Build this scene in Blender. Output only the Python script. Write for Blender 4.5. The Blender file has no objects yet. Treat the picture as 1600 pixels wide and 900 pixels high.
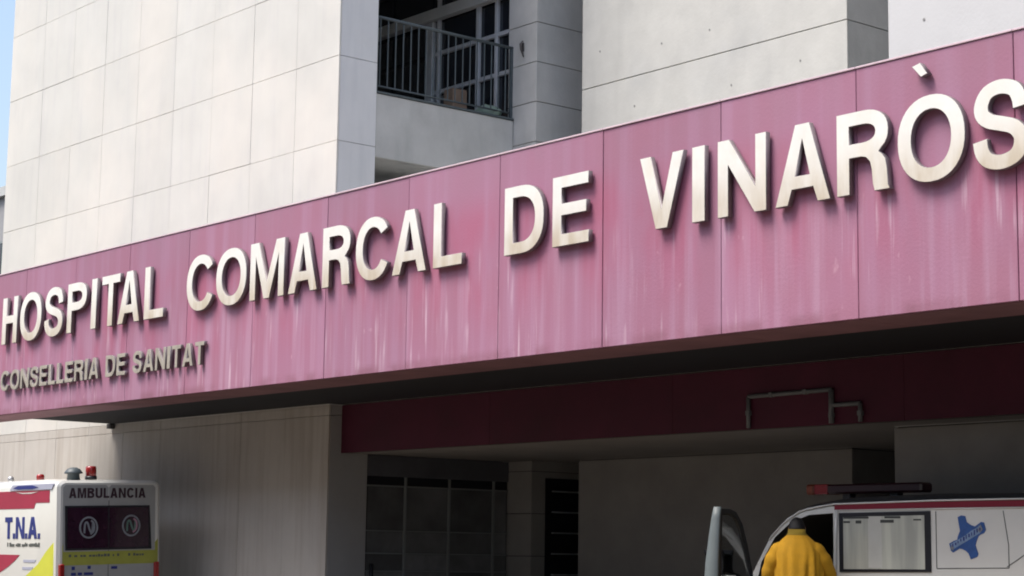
import bpy, bmesh, math, random
from mathutils import Vector, Matrix, Euler, noise
random.seed(7)
sc = bpy.context.scene
COL = sc.collection
R = math.radians

# ------------------------------------------------------------------ camera
cam_d = bpy.data.cameras.new('camera')
cam = bpy.data.objects.new('camera', cam_d)
COL.objects.link(cam)
cam_d.sensor_width = 36.0
cam_d.lens = 66.375
cam_d.clip_start = 0.1
cam_d.clip_end = 3000
CR = Vector((0.639835, 0.768387, 0.013858)); CU = Vector((0.099708, -0.100880, 0.989890)); CB = Vector((0.762016, -0.631985, -0.141161))
cam.matrix_world = Matrix(((CR.x, CU.x, CB.x, 0.0), (CR.y, CU.y, CB.y, 0.0), (CR.z, CU.z, CB.z, 1.4), (0, 0, 0, 1)))
sc.camera = cam

# ------------------------------------------------------------------ light
SUN_TRAVEL = Vector((0.45, 1.0, -2.1)).normalized()
to_sun = -SUN_TRAVEL
elev = math.asin(to_sun.z)
azim = math.atan2(to_sun.x, to_sun.y)          # clockwise from +Y, as the sky texture counts it
w = bpy.data.worlds.new('World')
sc.world = w
w.use_nodes = True
wn = w.node_tree
sky = wn.nodes.new('ShaderNodeTexSky')
sky.sky_type = 'NISHITA'
sky.sun_disc = False
sky.sun_elevation = elev
sky.sun_rotation = azim
sky.air_density = 1.15
sky.dust_density = 3.8
sky.ozone_density = 1.0
wn.links.new(sky.outputs[0], wn.nodes['Background'].inputs[0])
wn.nodes['Background'].inputs[1].default_value = 0.15
sd = bpy.data.lights.new('sun', 'SUN')
sd.energy = 2.5
sd.angle = R(24.0)
sd.color = (1.0, 0.955, 0.89)
sun = bpy.data.objects.new('sun', sd)
COL.objects.link(sun)
sun.rotation_euler = (-SUN_TRAVEL).to_track_quat('Z', 'Y').to_euler()
sun.location = (-20, -20, 40)
sc.view_settings.view_transform = 'Standard'
sc.view_settings.look = 'None'
sc.view_settings.exposure = 0.74
sc.view_settings.gamma = 1
try:
    sc.cycles.filter_width = 1.9
    sc.cycles.max_bounces = 8
    sc.cycles.use_denoising = True
except Exception:
    pass

# ------------------------------------------------------------------ materials
def srgb(r, g, b):
    f = lambda v: ((v / 255) / 12.92 if v / 255 <= 0.04045 else ((v / 255 + 0.055) / 1.055) ** 2.4)
    return (f(r), f(g), f(b), 1)

def mat(name, col, rough=0.7, metal=0.0, noise_amt=0.0, noise_scale=3.0, bump=0.0, bump_scale=60.0, per_obj=0.0,
        streak=None, coat=0.0, spec=0.5, stretch=(1, 1, 1)):
    m = bpy.data.materials.new(name)
    m.use_nodes = True
    nt = m.node_tree
    b = nt.nodes['Principled BSDF']
    b.inputs['Roughness'].default_value = rough
    b.inputs['Metallic'].default_value = metal
    b.inputs['Specular IOR Level'].default_value = spec
    b.inputs['Coat Weight'].default_value = coat
    b.inputs['Coat Roughness'].default_value = 0.06
    c = tuple(col[:3]) + (1,)
    b.inputs['Base Color'].default_value = c
    geo = nt.nodes.new('ShaderNodeNewGeometry')
    mp = nt.nodes.new('ShaderNodeMapping')
    nt.links.new(geo.outputs['Position'], mp.inputs[0])
    mp.inputs['Scale'].default_value = stretch
    src = None
    def hsv(prev, val_sock):
        h = nt.nodes.new('ShaderNodeHueSaturation')
        if prev is None:
            h.inputs['Color'].default_value = c
        else:
            nt.links.new(prev, h.inputs['Color'])
        nt.links.new(val_sock, h.inputs['Value'])
        return h.outputs[0]
    def mapr(sock, a, bb, lo=0.0, hi=1.0):
        r = nt.nodes.new('ShaderNodeMapRange')
        r.inputs[1].default_value = lo; r.inputs[2].default_value = hi
        r.inputs[3].default_value = a; r.inputs[4].default_value = bb
        nt.links.new(sock, r.inputs[0])
        return r.outputs[0]
    if streak:
        # upright streaks of water and of window reflections: narrow in x, long in z
        for (cx, sx, sz, amt, lo, hi) in streak:
            mp2 = nt.nodes.new('ShaderNodeMapping')
            mp2.inputs['Scale'].default_value = (sx, sx, sz)
            nt.links.new(geo.outputs['Position'], mp2.inputs[0])
            n2 = nt.nodes.new('ShaderNodeTexNoise')
            n2.inputs['Scale'].default_value = 1.0
            n2.inputs['Detail'].default_value = 3.0
            nt.links.new(mp2.outputs[0], n2.inputs[0])
            f = mapr(n2.outputs[0], 0.0, amt, lo, hi)
            mx = nt.nodes.new('ShaderNodeMix'); mx.data_type = 'RGBA'
            nt.links.new(f, mx.inputs[0])
            if src is None:
                mx.inputs[6].default_value = c
            else:
                nt.links.new(src, mx.inputs[6])
            mx.inputs[7].default_value = tuple(cx[:3]) + (1,)
            src = mx.outputs[2]
    if noise_amt:
        n = nt.nodes.new('ShaderNodeTexNoise')
        n.inputs['Scale'].default_value = noise_scale
        n.inputs['Detail'].default_value = 6
        n.inputs['Roughness'].default_value = 0.6
        nt.links.new(mp.outputs[0], n.inputs[0])
        src = hsv(src, mapr(n.outputs[0], 1 - noise_amt, 1 + noise_amt, 0.25, 0.75))
    if per_obj:
        oi = nt.nodes.new('ShaderNodeObjectInfo')
        src = hsv(src, mapr(oi.outputs['Random'], 1 - per_obj, 1 + per_obj))
    if src is not None:
        nt.links.new(src, b.inputs['Base Color'])
    if bump:
        n3 = nt.nodes.new('ShaderNodeTexNoise')
        n3.inputs['Scale'].default_value = bump_scale
        n3.inputs['Detail'].default_value = 4
        nt.links.new(mp.outputs[0], n3.inputs[0])
        bp = nt.nodes.new('ShaderNodeBump')
        bp.inputs['Strength'].default_value = bump
        bp.inputs['Distance'].default_value = 0.01
        nt.links.new(n3.outputs[0], bp.inputs['Height'])
        nt.links.new(bp.outputs[0], b.inputs['Normal'])
    return m

def fascia_material():
    m = bpy.data.materials.new('weathered_pink_paint')
    m.use_nodes = True
    nt = m.node_tree
    b = nt.nodes['Principled BSDF']
    b.inputs['Roughness'].default_value = 0.62
    b.inputs['Specular IOR Level'].default_value = 0.3
    N = nt.nodes.new; L = nt.links.new
    geo = N('ShaderNodeNewGeometry')
    sep = N('ShaderNodeSeparateXYZ'); L(geo.outputs['Position'], sep.inputs[0])
    def noise_at(sx, sz, detail=3.0):
        mp = N('ShaderNodeMapping'); mp.inputs['Scale'].default_value = (sx, sx, sz); L(geo.outputs['Position'], mp.inputs[0])
        n = N('ShaderNodeTexNoise'); n.inputs['Scale'].default_value = 1; n.inputs['Detail'].default_value = detail
        L(mp.outputs[0], n.inputs[0]); return n.outputs[0]
    def mr(s, a, bb, lo, hi):
        r = N('ShaderNodeMapRange'); r.interpolation_type = 'SMOOTHSTEP'
        for i, v in zip((1, 2, 3, 4), (lo, hi, a, bb)): r.inputs[i].default_value = v
        L(s, r.inputs[0]); return r.outputs[0]
    def mul(a, bb):
        x = N('ShaderNodeMath'); x.operation = 'MULTIPLY'; L(a, x.inputs[0]); L(bb, x.inputs[1]); return x.outputs[0]
    def mix(f, a, col):
        x = N('ShaderNodeMix'); x.data_type = 'RGBA'; L(f, x.inputs[0])
        if isinstance(a, tuple): x.inputs[6].default_value = a
        else: L(a, x.inputs[6])
        x.inputs[7].default_value = col; return x.outputs[2]
    base = (0.355, 0.158, 0.232, 1)
    cloud = noise_at(0.8, 0.8, 6)
    s = mix(mr(cloud, 0, 0.85, 0.35, 0.68), base, (0.365, 0.172, 0.262, 1))
    low = mr(sep.outputs['Z'], 1, 0, 4.45, 5.0)
    # the redder, less faded paint around and just below the letters
    band = mul(mr(sep.outputs['Z'], 0, 1, 3.7, 4.55), mr(sep.outputs['Z'], 1, 0, 5.1, 5.6))
    red = mr(noise_at(1.9, 0.7, 5), 0, 0.62, 0.38, 0.66)
    s = mix(mul(band, red), s, (0.395, 0.108, 0.185, 1))
    # broad soft runs of faded paint over the whole height
    s = mix(mr(noise_at(4.0, 0.22, 3), 0, 0.42, 0.42, 0.72), s, (0.43, 0.255, 0.375, 1))
    s = mix(mul(low, mr(noise_at(7.0, 0.35, 3), 0, 0.42, 0.46, 0.70)), s, (0.47, 0.30, 0.41, 1))
    # narrow pale runs and drops that start under the letters
    st = mul(mul(mr(noise_at(13.0, 0.8, 3), 0, 0.75, 0.56, 0.74), low), mr(noise_at(1.1, 1.1, 3), 0.0, 1, 0.42, 0.62))
    s = mix(st, s, (0.60, 0.44, 0.53, 1))
    spots = mul(mr(noise_at(9.0, 5.0, 2), 0, 0.35, 0.70, 0.80), low)
    s = mix(spots, s, (0.60, 0.38, 0.45, 1))
    # grime on the top third
    up = mr(sep.outputs['Z'], 0, 1, 5.2, 5.95)
    s = mix(mul(up, mr(noise_at(2.0, 0.8, 5), 0.1, 0.6, 0.4, 0.7)), s, (0.33, 0.185, 0.255, 1))
    foot = mr(sep.outputs['Z'], 1, 0, 3.6, 3.72)
    s = mix(mul(foot, mr(noise_at(3.0, 1.0, 4), 0.1, 0.8, 0.4, 0.65)), s, (0.27, 0.12, 0.17, 1))
    oi = N('ShaderNodeObjectInfo')
    h = N('ShaderNodeHueSaturation'); L(s, h.inputs['Color']); L(mr(oi.outputs['Random'], 0.955, 1.045, 0, 1), h.inputs['Value'])
    L(h.outputs[0], b.inputs['Base Color'])
    n3 = N('ShaderNodeTexNoise'); n3.inputs['Scale'].default_value = 35; n3.inputs['Detail'].default_value = 5
    L(geo.outputs['Position'], n3.inputs[0])
    bp = N('ShaderNodeBump'); bp.inputs['Strength'].default_value = 0.18; bp.inputs['Distance'].default_value = 0.01
    L(n3.outputs[0], bp.inputs['Height']); L(bp.outputs[0], b.inputs['Normal'])
    return m

M = {}
M['fascia'] = fascia_material()
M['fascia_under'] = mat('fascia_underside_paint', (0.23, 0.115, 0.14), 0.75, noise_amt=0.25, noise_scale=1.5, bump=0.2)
M['coping'] = mat('coping_metal', (0.62, 0.48, 0.53), 0.5, noise_amt=0.1)
M['joint'] = mat('joint_filler', (0.24, 0.11, 0.17), 0.9)
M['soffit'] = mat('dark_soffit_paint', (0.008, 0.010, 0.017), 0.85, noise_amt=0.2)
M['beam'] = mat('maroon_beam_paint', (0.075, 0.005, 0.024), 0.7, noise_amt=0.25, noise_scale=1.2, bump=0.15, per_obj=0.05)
M['panel_low'] = mat('weathered_shaded_stone_panel', (0.50, 0.475, 0.435), 0.8, noise_amt=0.07, noise_scale=1.5, bump=0.2, bump_scale=30, per_obj=0.02,  # brown runs, plus a base darkened for the shade under the canopy
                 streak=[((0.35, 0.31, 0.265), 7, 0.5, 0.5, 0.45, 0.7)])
M['side_low'] = mat('shaded_grey_panel', (0.36, 0.36, 0.36), 0.8, noise_amt=0.08, noise_scale=1.5, bump=0.2, bump_scale=30)  # darker copy of the side panels, holding the canopy shade
M['panel'] = mat('pale_stone_panel', (0.62, 0.615, 0.575), 0.75, noise_amt=0.05, noise_scale=1.3, bump=0.12, bump_scale=30, per_obj=0.02,
                 streak=[((0.53, 0.52, 0.52), 6, 0.5, 0.35, 0.5, 0.75), ((0.72, 0.69, 0.63), 0.6, 0.5, 0.6, 0.45, 0.65)])
M['side_panel'] = mat('grey_stone_panel', (0.68, 0.69, 0.70), 0.75, noise_amt=0.05, noise_scale=1.3, bump=0.1, per_obj=0.02,
                 streak=[((0.50, 0.52, 0.55), 5, 0.5, 0.35, 0.5, 0.75)])
M['mortar'] = mat('panel_joint', (0.66, 0.65, 0.62), 0.9)
M['concrete'] = mat('fair_faced_concrete', (0.53, 0.53, 0.50), 0.8, noise_amt=0.08, noise_scale=2.2, bump=0.2, bump_scale=25, per_obj=0.015,
                    streak=[((0.42, 0.42, 0.40), 3, 0.6, 0.35, 0.5, 0.8), ((0.40, 0.41, 0.41), 0.9, 1.0, 0.4, 0.5, 0.75)])
M['concrete_dim'] = mat('shaded_grey_concrete', (0.33, 0.325, 0.31), 0.85, noise_amt=0.12, noise_scale=1.8, bump=0.25, bump_scale=25, per_obj=0.03)  # grey concrete with the porch shade put into its colour
M['concrete_grey'] = mat('grey_concrete', (0.50, 0.505, 0.495), 0.85, noise_amt=0.12, noise_scale=1.8, bump=0.25, bump_scale=25, per_obj=0.03,
                    streak=[((0.38, 0.40, 0.39), 3, 0.8, 0.5, 0.5, 0.75)])
M['concrete_blue'] = mat('pale_blue_grey_concrete', (0.575, 0.585, 0.585), 0.8, noise_amt=0.04, noise_scale=2.0, bump=0.15, bump_scale=25, per_obj=0.015)
M['groove'] = mat('dark_joint', (0.12, 0.12, 0.115), 0.9)
M['hole'] = mat('tie_hole_shade', (0.27, 0.27, 0.26), 0.9)
M['core'] = mat('core_concrete', (0.30, 0.30, 0.29), 0.9, noise_amt=0.1)
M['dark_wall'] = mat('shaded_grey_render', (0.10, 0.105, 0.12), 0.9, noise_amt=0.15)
M['porch_ceiling'] = mat('porch_ceiling_paint', (0.30, 0.29, 0.28), 0.85, noise_amt=0.12, noise_scale=1.0, bump=0.1)
M['glass'] = mat('dark_window_glass', (0.012, 0.015, 0.022), 0.12, spec=0.45, noise_amt=0.3, noise_scale=1.5)
M['porch_glass'] = mat('entrance_glass', (0.17, 0.175, 0.18), 0.35, spec=0.4, noise_amt=0.5, noise_scale=1.2, per_obj=0.4)
M['alu'] = mat('aluminium_frame', (0.62, 0.64, 0.67), 0.45, metal=0.3, noise_amt=0.08)
M['alu_dark'] = mat('dull_aluminium_frame', (0.22, 0.24, 0.24), 0.5, metal=0.0)
M['rail'] = mat('teal_grey_railing_paint', (0.065, 0.085, 0.095), 0.5, noise_amt=0.15, noise_scale=8)
M['pipe'] = mat('grey_conduit', (0.16, 0.17, 0.175), 0.6, noise_amt=0.15, noise_scale=9)
M['stain'] = mat('dark_rust', (0.06, 0.055, 0.055), 0.8, noise_amt=0.3, noise_scale=20)
M['slat'] = mat('louvre_metal', (0.35, 0.38, 0.40), 0.5)
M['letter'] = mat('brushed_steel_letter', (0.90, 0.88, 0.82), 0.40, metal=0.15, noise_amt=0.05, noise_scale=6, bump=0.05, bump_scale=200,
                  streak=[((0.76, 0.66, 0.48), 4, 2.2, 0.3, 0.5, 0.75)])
# reflection painted in: each letter turns from white to gold towards the bottom
def add_reflection_gradient(m, z0, z1, col):
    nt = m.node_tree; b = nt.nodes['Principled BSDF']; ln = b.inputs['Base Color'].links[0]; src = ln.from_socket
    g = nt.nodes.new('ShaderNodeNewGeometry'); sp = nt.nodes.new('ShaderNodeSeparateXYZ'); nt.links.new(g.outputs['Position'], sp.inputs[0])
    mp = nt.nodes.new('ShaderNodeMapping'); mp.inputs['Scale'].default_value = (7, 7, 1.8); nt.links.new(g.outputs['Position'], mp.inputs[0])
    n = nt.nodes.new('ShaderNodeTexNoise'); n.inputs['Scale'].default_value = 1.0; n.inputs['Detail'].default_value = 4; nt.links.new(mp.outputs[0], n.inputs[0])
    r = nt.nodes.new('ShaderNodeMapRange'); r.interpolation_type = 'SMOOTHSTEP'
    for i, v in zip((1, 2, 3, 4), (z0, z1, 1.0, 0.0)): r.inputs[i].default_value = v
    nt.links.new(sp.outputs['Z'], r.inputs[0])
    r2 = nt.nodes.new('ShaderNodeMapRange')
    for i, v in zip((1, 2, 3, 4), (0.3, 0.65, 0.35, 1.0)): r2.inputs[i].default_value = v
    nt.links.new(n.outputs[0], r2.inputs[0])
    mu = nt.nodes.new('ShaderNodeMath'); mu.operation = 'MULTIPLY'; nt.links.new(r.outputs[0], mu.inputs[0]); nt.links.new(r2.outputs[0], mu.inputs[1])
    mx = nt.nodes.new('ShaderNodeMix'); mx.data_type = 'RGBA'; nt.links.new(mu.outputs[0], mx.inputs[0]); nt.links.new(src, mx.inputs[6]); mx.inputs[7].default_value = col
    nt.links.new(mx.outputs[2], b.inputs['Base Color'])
add_reflection_gradient(M['letter'], 4.70, 5.25, (0.60, 0.52, 0.40, 1))
M['rear_paint_shaded'] = mat('shaded_rear_door_paint', (0.34, 0.345, 0.335), 0.45, coat=0.2, noise_amt=0.08, noise_scale=3)  # white paint darkened for the shade on the ambulance's back
M['yellow_dim'] = mat('shaded_yellow_film', (0.34, 0.35, 0.06), 0.5, noise_amt=0.12, noise_scale=5)  # the flank's yellow, darkened where the back lies in shade
M['roof_dark'] = mat('dark_roof_film', (0.03, 0.034, 0.036), 0.4)
M['letter_side'] = mat('shaded_steel_return', (0.22, 0.195, 0.205), 0.5, metal=0.3, noise_amt=0.2, noise_scale=9)  # darker copy of the letter metal: shade painted on the sides
M['small_letter'] = mat('aged_steel_letter', (0.46, 0.42, 0.35), 0.5, metal=0.35, noise_amt=0.2, noise_scale=12)
M['asphalt'] = mat('asphalt', (0.055, 0.053, 0.05), 0.9, noise_amt=0.25, noise_scale=0.6, bump=0.5, bump_scale=80)
M['forecourt'] = mat('concrete_forecourt', (0.105, 0.082, 0.058), 0.9, noise_amt=0.15, noise_scale=0.5, bump=0.4, bump_scale=50)
M['paving'] = mat('grey_paving', (0.22, 0.20, 0.18), 0.85, noise_amt=0.12, noise_scale=2, bump=0.3, per_obj=0.08)
M['kerb'] = mat('kerb_stone', (0.40, 0.39, 0.37), 0.8, noise_amt=0.12, bump=0.3, per_obj=0.05)
M['white_line'] = mat('road_paint', (0.75, 0.75, 0.73), 0.7, noise_amt=0.1, noise_scale=10)
M['van_white'] = mat('white_vehicle_paint', (0.66, 0.66, 0.62), 0.30, coat=0.6, noise_amt=0.03, noise_scale=2)
M['van_grey'] = mat('dusty_white_vehicle_paint', (0.76, 0.76, 0.71), 0.26, coat=0.8, noise_amt=0.05, noise_scale=2)
M['red'] = mat('red_vehicle_film', (0.36, 0.015, 0.055), 0.35, coat=0.3, noise_amt=0.08)
M['dark_red'] = mat('dark_red_film', (0.20, 0.006, 0.022), 0.35, coat=0.4)
M['yellow'] = mat('fluorescent_yellow_film', (0.60, 0.62, 0.06), 0.4, noise_amt=0.06)
M['navy'] = mat('navy_print', (0.018, 0.030, 0.19), 0.5)
M['blue'] = mat('blue_print', (0.03, 0.095, 0.30), 0.45, noise_amt=0.2, noise_scale=14)
M['blue_pale'] = mat('pale_blue_print', (0.20, 0.30, 0.46), 0.5, noise_amt=0.2, noise_scale=14)
M['lavender'] = mat('roof_rail_grey', (0.42, 0.44, 0.55), 0.4, coat=0.3)
M['print'] = mat('dark_print', (0.035, 0.012, 0.022), 0.6)
M['print_grey'] = mat('grey_print', (0.10, 0.11, 0.10), 0.6)
M['amb_glass'] = mat('tinted_maroon_glass', (0.030, 0.010, 0.022), 0.15, coat=0.5, noise_amt=0.4, noise_scale=3)
M['sticker'] = mat('pale_sticker', (0.21, 0.23, 0.25), 0.6, noise_amt=0.2, noise_scale=10)
M['sticker_pink'] = mat('pink_sticker', (0.36, 0.20, 0.26), 0.6)
M['sticker_green'] = mat('green_sticker', (0.10, 0.18, 0.15), 0.6)
M['rubber'] = mat('black_rubber', (0.018, 0.018, 0.020), 0.7)
M['black'] = mat('black_trim', (0.010, 0.011, 0.016), 0.45)
M['inside'] = mat('cab_interior_plastic', (0.035, 0.036, 0.036), 0.8)
M['rim'] = mat('steel_rim', (0.45, 0.45, 0.46), 0.4, metal=0.6)
M['red_lamp'] = mat('red_lamp_plastic', (0.30, 0.015, 0.015), 0.25, coat=0.5, noise_amt=0.2, noise_scale=20)
M['dark_lamp'] = mat('smoked_lamp_plastic', (0.035, 0.008, 0.012), 0.35, coat=0.3)
M['orange_lamp'] = mat('orange_lamp_plastic', (0.24, 0.05, 0.015), 0.3, coat=0.4, noise_amt=0.3, noise_scale=14)
M['frosted'] = mat('frosted_reflection_film', (0.56, 0.58, 0.50), 0.22, coat=0.6, streak=[((0.38, 0.39, 0.35), 7, 0.6, 0.8, 0.42, 0.6), ((0.66, 0.68, 0.58), 4, 0.4, 0.8, 0.5, 0.62)])  # upright blotches imitate reflections in the van's side window
M['door_edge_grey'] = mat('grey_door_edge', (0.13, 0.155, 0.16), 0.5, noise_amt=0.1)
M['curtain'] = mat('pale_curtain', (0.56, 0.57, 0.52), 0.8, noise_amt=0.1)
M['shade_mark'] = mat('dark_print_on_window', (0.05, 0.055, 0.05), 0.6)
M['clear_glass'] = mat('door_glass', (0.05, 0.055, 0.055), 0.02, spec=0.5)
M['jacket'] = mat('yellow_jacket_fabric', (0.46, 0.235, 0.003), 0.85, noise_amt=0.15, noise_scale=9, bump=0.4, bump_scale=120)
M['jacket_dark'] = mat('olive_shaded_collar', (0.20, 0.135, 0.008), 0.9, noise_amt=0.15, noise_scale=14)  # the jacket's yellow, darkened for the shade at its top
M['trousers'] = mat('navy_trouser_fabric', (0.02, 0.025, 0.05), 0.9)
M['skin'] = mat('skin', (0.45, 0.26, 0.18), 0.5, noise_amt=0.05)
M['hair'] = mat('dark_hair', (0.005, 0.004, 0.005), 0.6, bump=0.5, bump_scale=200)
M['shoe'] = mat('black_leather', (0.02, 0.02, 0.02), 0.4)
M['cardboard'] = mat('worn_cardboard', (0.30, 0.21, 0.15), 0.85, noise_amt=0.15, noise_scale=6)
M['bag'] = mat('pale_green_plastic', (0.22, 0.30, 0.25), 0.6, noise_amt=0.1)
M['far_wall'] = mat('far_grey_render', (0.30, 0.30, 0.31), 0.9, noise_amt=0.08)
for k_ in ('clear_glass',):
    b_ = M[k_].node_tree.nodes['Principled BSDF']
    b_.inputs['Transmission Weight'].default_value = 1.0
    b_.inputs['Base Color'].default_value = (0.75, 0.8, 0.8, 1)

# ------------------------------------------------------------------ object helpers
WM = {}
def world_of(o):
    return WM.get(o.name, Matrix.Identity(4))

def thing(name, label, cat, loc=(0, 0, 0), group=None):
    o = bpy.data.objects.new(name, None)
    COL.objects.link(o)
    o.empty_display_size = 0.3
    o.location = loc
    WM[o.name] = Matrix.Translation(Vector(loc))
    tag(o, label, cat, group)
    return o

def tag(o, label=None, cat=None, group=None, kind=None):
    if label: o['label'] = label
    if cat: o['category'] = cat
    if group: o['group'] = group
    if kind: o['kind'] = kind
    return o

def obj(name, me, m=None, parent=None, loc=None, smooth=False):
    """me is in world coordinates (or offset by loc)."""
    o = bpy.data.objects.new(name, me)
    COL.objects.link(o)
    if m is not None:
        if not me.materials:
            me.materials.append(m)
        elif me.materials[0] != m:
            o.material_slots[0].link = 'OBJECT'; o.material_slots[0].material = m
    T = Matrix.Translation(Vector(loc)) if loc else Matrix.Identity(4)
    if loc: o.location = loc
    WM[o.name] = T
    if parent is not None:
        o.parent = parent
        o.matrix_parent_inverse = world_of(parent).inverted()
    if smooth:
        for p in me.polygons: p.use_smooth = True
    return o

def bm_mesh(bm, name):
    bmesh.ops.recalc_face_normals(bm, faces=bm.faces[:])
    me = bpy.data.meshes.new(name)
    bm.to_mesh(me); bm.free()
    return me

def bm_box(bm, x0, x1, y0, y1, z0, z1, bevel=0.0, seg=1, mi=0):
    tb = bmesh.new()
    vs = [tb.verts.new((x, y, z)) for z in (z0, z1) for y in (y0, y1) for x in (x0, x1)]
    for q in ((0, 2, 3, 1), (4, 5, 7, 6), (0, 1, 5, 4), (2, 6, 7, 3), (0, 4, 6, 2), (1, 3, 7, 5)):
        f = tb.faces.new([vs[i] for i in q]); f.material_index = mi
    if bevel:
        bmesh.ops.bevel(tb, geom=tb.edges[:], offset=bevel, segments=seg, profile=0.5, affect='EDGES')
    t = bpy.data.meshes.new('tmp'); tb.to_mesh(t); tb.free()
    bm.from_mesh(t); bpy.data.meshes.remove(t)

_box_cache = {}
def box(name, x0, x1, y0, y1, z0, z1, m, parent=None, bevel=0.004, kind=None):
    if x0 > x1: x0, x1 = x1, x0
    dx, dy, dz = round(x1 - x0, 4), round(y1 - y0, 4), round(z1 - z0, 4)
    key = (dx, dy, dz, bevel)
    me = _box_cache.get((key, m.name))
    if me is None:
        bm = bmesh.new()
        bm_box(bm, -dx / 2, dx / 2, -dy / 2, dy / 2, -dz / 2, dz / 2, bevel)
        me = bm_mesh(bm, name)
        me.materials.append(m)
        _box_cache[(key, m.name)] = me
    o = obj(name, me, m, parent, loc=((x0 + x1) / 2, (y0 + y1) / 2, (z0 + z1) / 2))
    if kind: o['kind'] = kind
    return o

def bm_tube(bm, pts, r, n=8, cap=True):
    pts = [Vector(p) for p in pts]
    rings = []
    for i, p in enumerate(pts):
        a = pts[max(i - 1, 0)]; c = pts[min(i + 1, len(pts) - 1)]
        d = (c - a).normalized()
        up = Vector((0, 0, 1)) if abs(d.z) < 0.9 else Vector((1, 0, 0))
        s = d.cross(up).normalized(); t = s.cross(d)
        rr = r[i] if isinstance(r, (list, tuple)) else r
        rings.append([bm.verts.new(p + (s * math.cos(2 * math.pi * k / n) + t * math.sin(2 * math.pi * k / n)) * rr) for k in range(n)])
    for a, b in zip(rings, rings[1:]):
        for k in range(n):
            bm.faces.new((a[k], a[(k + 1) % n], b[(k + 1) % n], b[k]))
    if cap:
        bm.faces.new(rings[0][::-1]); bm.faces.new(rings[-1])

def tube(name, pts, r, m, parent=None, n=8, smooth=True):
    bm = bmesh.new(); bm_tube(bm, pts, r, n)
    return obj(name, bm_mesh(bm, name), m, parent, smooth=smooth)

def lathe(name, prof, centre, axis, m, parent=None, n=24, smooth=True):
    """prof: list of (radius, distance along axis)."""
    bm = bmesh.new()
    ax = Vector(axis).normalized()
    up = Vector((0, 0, 1)) if abs(ax.z) < 0.9 else Vector((1, 0, 0))
    s = ax.cross(up).normalized(); t = s.cross(ax)
    c = Vector(centre); rings = []
    for r, h in prof:
        if r < 1e-6:
            rings.append([bm.verts.new(c + ax * h)])
        else:
            rings.append([bm.verts.new(c + ax * h + (s * math.cos(2 * math.pi * k / n) + t * math.sin(2 * math.pi * k / n)) * r) for k in range(n)])
    for a, b in zip(rings, rings[1:]):
        for k in range(n):
            va = [a[k % len(a)], a[(k + 1) % len(a)]] if len(a) > 1 else [a[0]]
            vb = [b[(k + 1) % len(b)], b[k % len(b)]] if len(b) > 1 else [b[0]]
            if len(va) + len(vb) >= 3: bm.faces.new(va + vb)
    return obj(name, bm_mesh(bm, name), m, parent, smooth=smooth)

# ---- flat shapes given as loops (outer, holes...) turned into solids
def loops_mesh(groups, depth, bevel=0.0, name='shape'):
    cu = bpy.data.curves.new(name, 'CURVE')
    cu.dimensions = '2D'; cu.fill_mode = 'BOTH'
    cu.extrude = max(depth / 2 - bevel, 0.0002); cu.bevel_depth = bevel; cu.bevel_resolution = 0
    if bevel: cu.offset = -bevel
    for g in groups:
        for lp in g:
            sp = cu.splines.new('POLY')
            sp.points.add(len(lp) - 1)
            for i, (x, y) in enumerate(lp): sp.points[i].co = (x, y, 0, 1)
            sp.use_cyclic_u = True
    o = bpy.data.objects.new(name, cu)
    COL.objects.link(o)
    dg = bpy.context.evaluated_depsgraph_get()
    me = bpy.data.meshes.new_from_object(o.evaluated_get(dg))
    bpy.data.objects.remove(o); bpy.data.curves.remove(cu)
    me.name = name
    return me

FRONT = Matrix(((1, 0, 0, 0), (0, 0, -1, 0), (0, 1, 0, 0), (0, 0, 0, 1)))     # drawing plane -> faces -Y
RIGHT = Matrix(((0, 0, 1, 0), (1, 0, 0, 0), (0, 1, 0, 0), (0, 0, 0, 1)))      # drawing plane -> faces +X

def flat(name, groups, depth, m, parent, origin, orient=FRONT, bevel=0.0):
    """front face of the solid ends at origin + depth/2 along its facing direction"""
    me = loops_mesh(groups, depth, bevel, name)
    me.transform(Matrix.Translation(Vector(origin)) @ orient)
    return obj(name, me, m, parent)

# ------------------------------------------------------------------ letter shapes (drawn here, w wide and h high)
def ell(cx, cy, rx, ry, a0, a1, n, p=2.25):
    out = []
    for i in range(n + 1):
        a = math.radians(a0 + (a1 - a0) * i / n)
        c, s = math.cos(a), math.sin(a)
        out.append((cx + rx * math.copysign(abs(c) ** (2 / p), c), cy + ry * math.copysign(abs(s) ** (2 / p), s)))
    return out

def ribbon(pts, th, sub=6):
    P = [Vector(p) for p in pts]; C = []
    for i in range(len(P) - 1):
        p0 = P[max(i - 1, 0)]; p1 = P[i]; p2 = P[i + 1]; p3 = P[min(i + 2, len(P) - 1)]
        for k in range(sub):
            t = k / sub
            C.append(0.5 * ((2 * p1) + (p2 - p0) * t + (2 * p0 - 5 * p1 + 4 * p2 - p3) * t * t + (3 * p1 - p0 - 3 * p2 + p3) * t ** 3))
    C.append(P[-1])
    l, r = [], []
    for i, c in enumerate(C):
        d = (C[min(i + 1, len(C) - 1)] - C[max(i - 1, 0)]).normalized()
        n = Vector((-d.y, d.x))
        tv, thh = th
        t = math.sqrt((n.x * tv) ** 2 + (n.y * thh) ** 2) / 2
        l.append(tuple(c + n * t)); r.append(tuple(c - n * t))
    return l + r[::-1]

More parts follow.
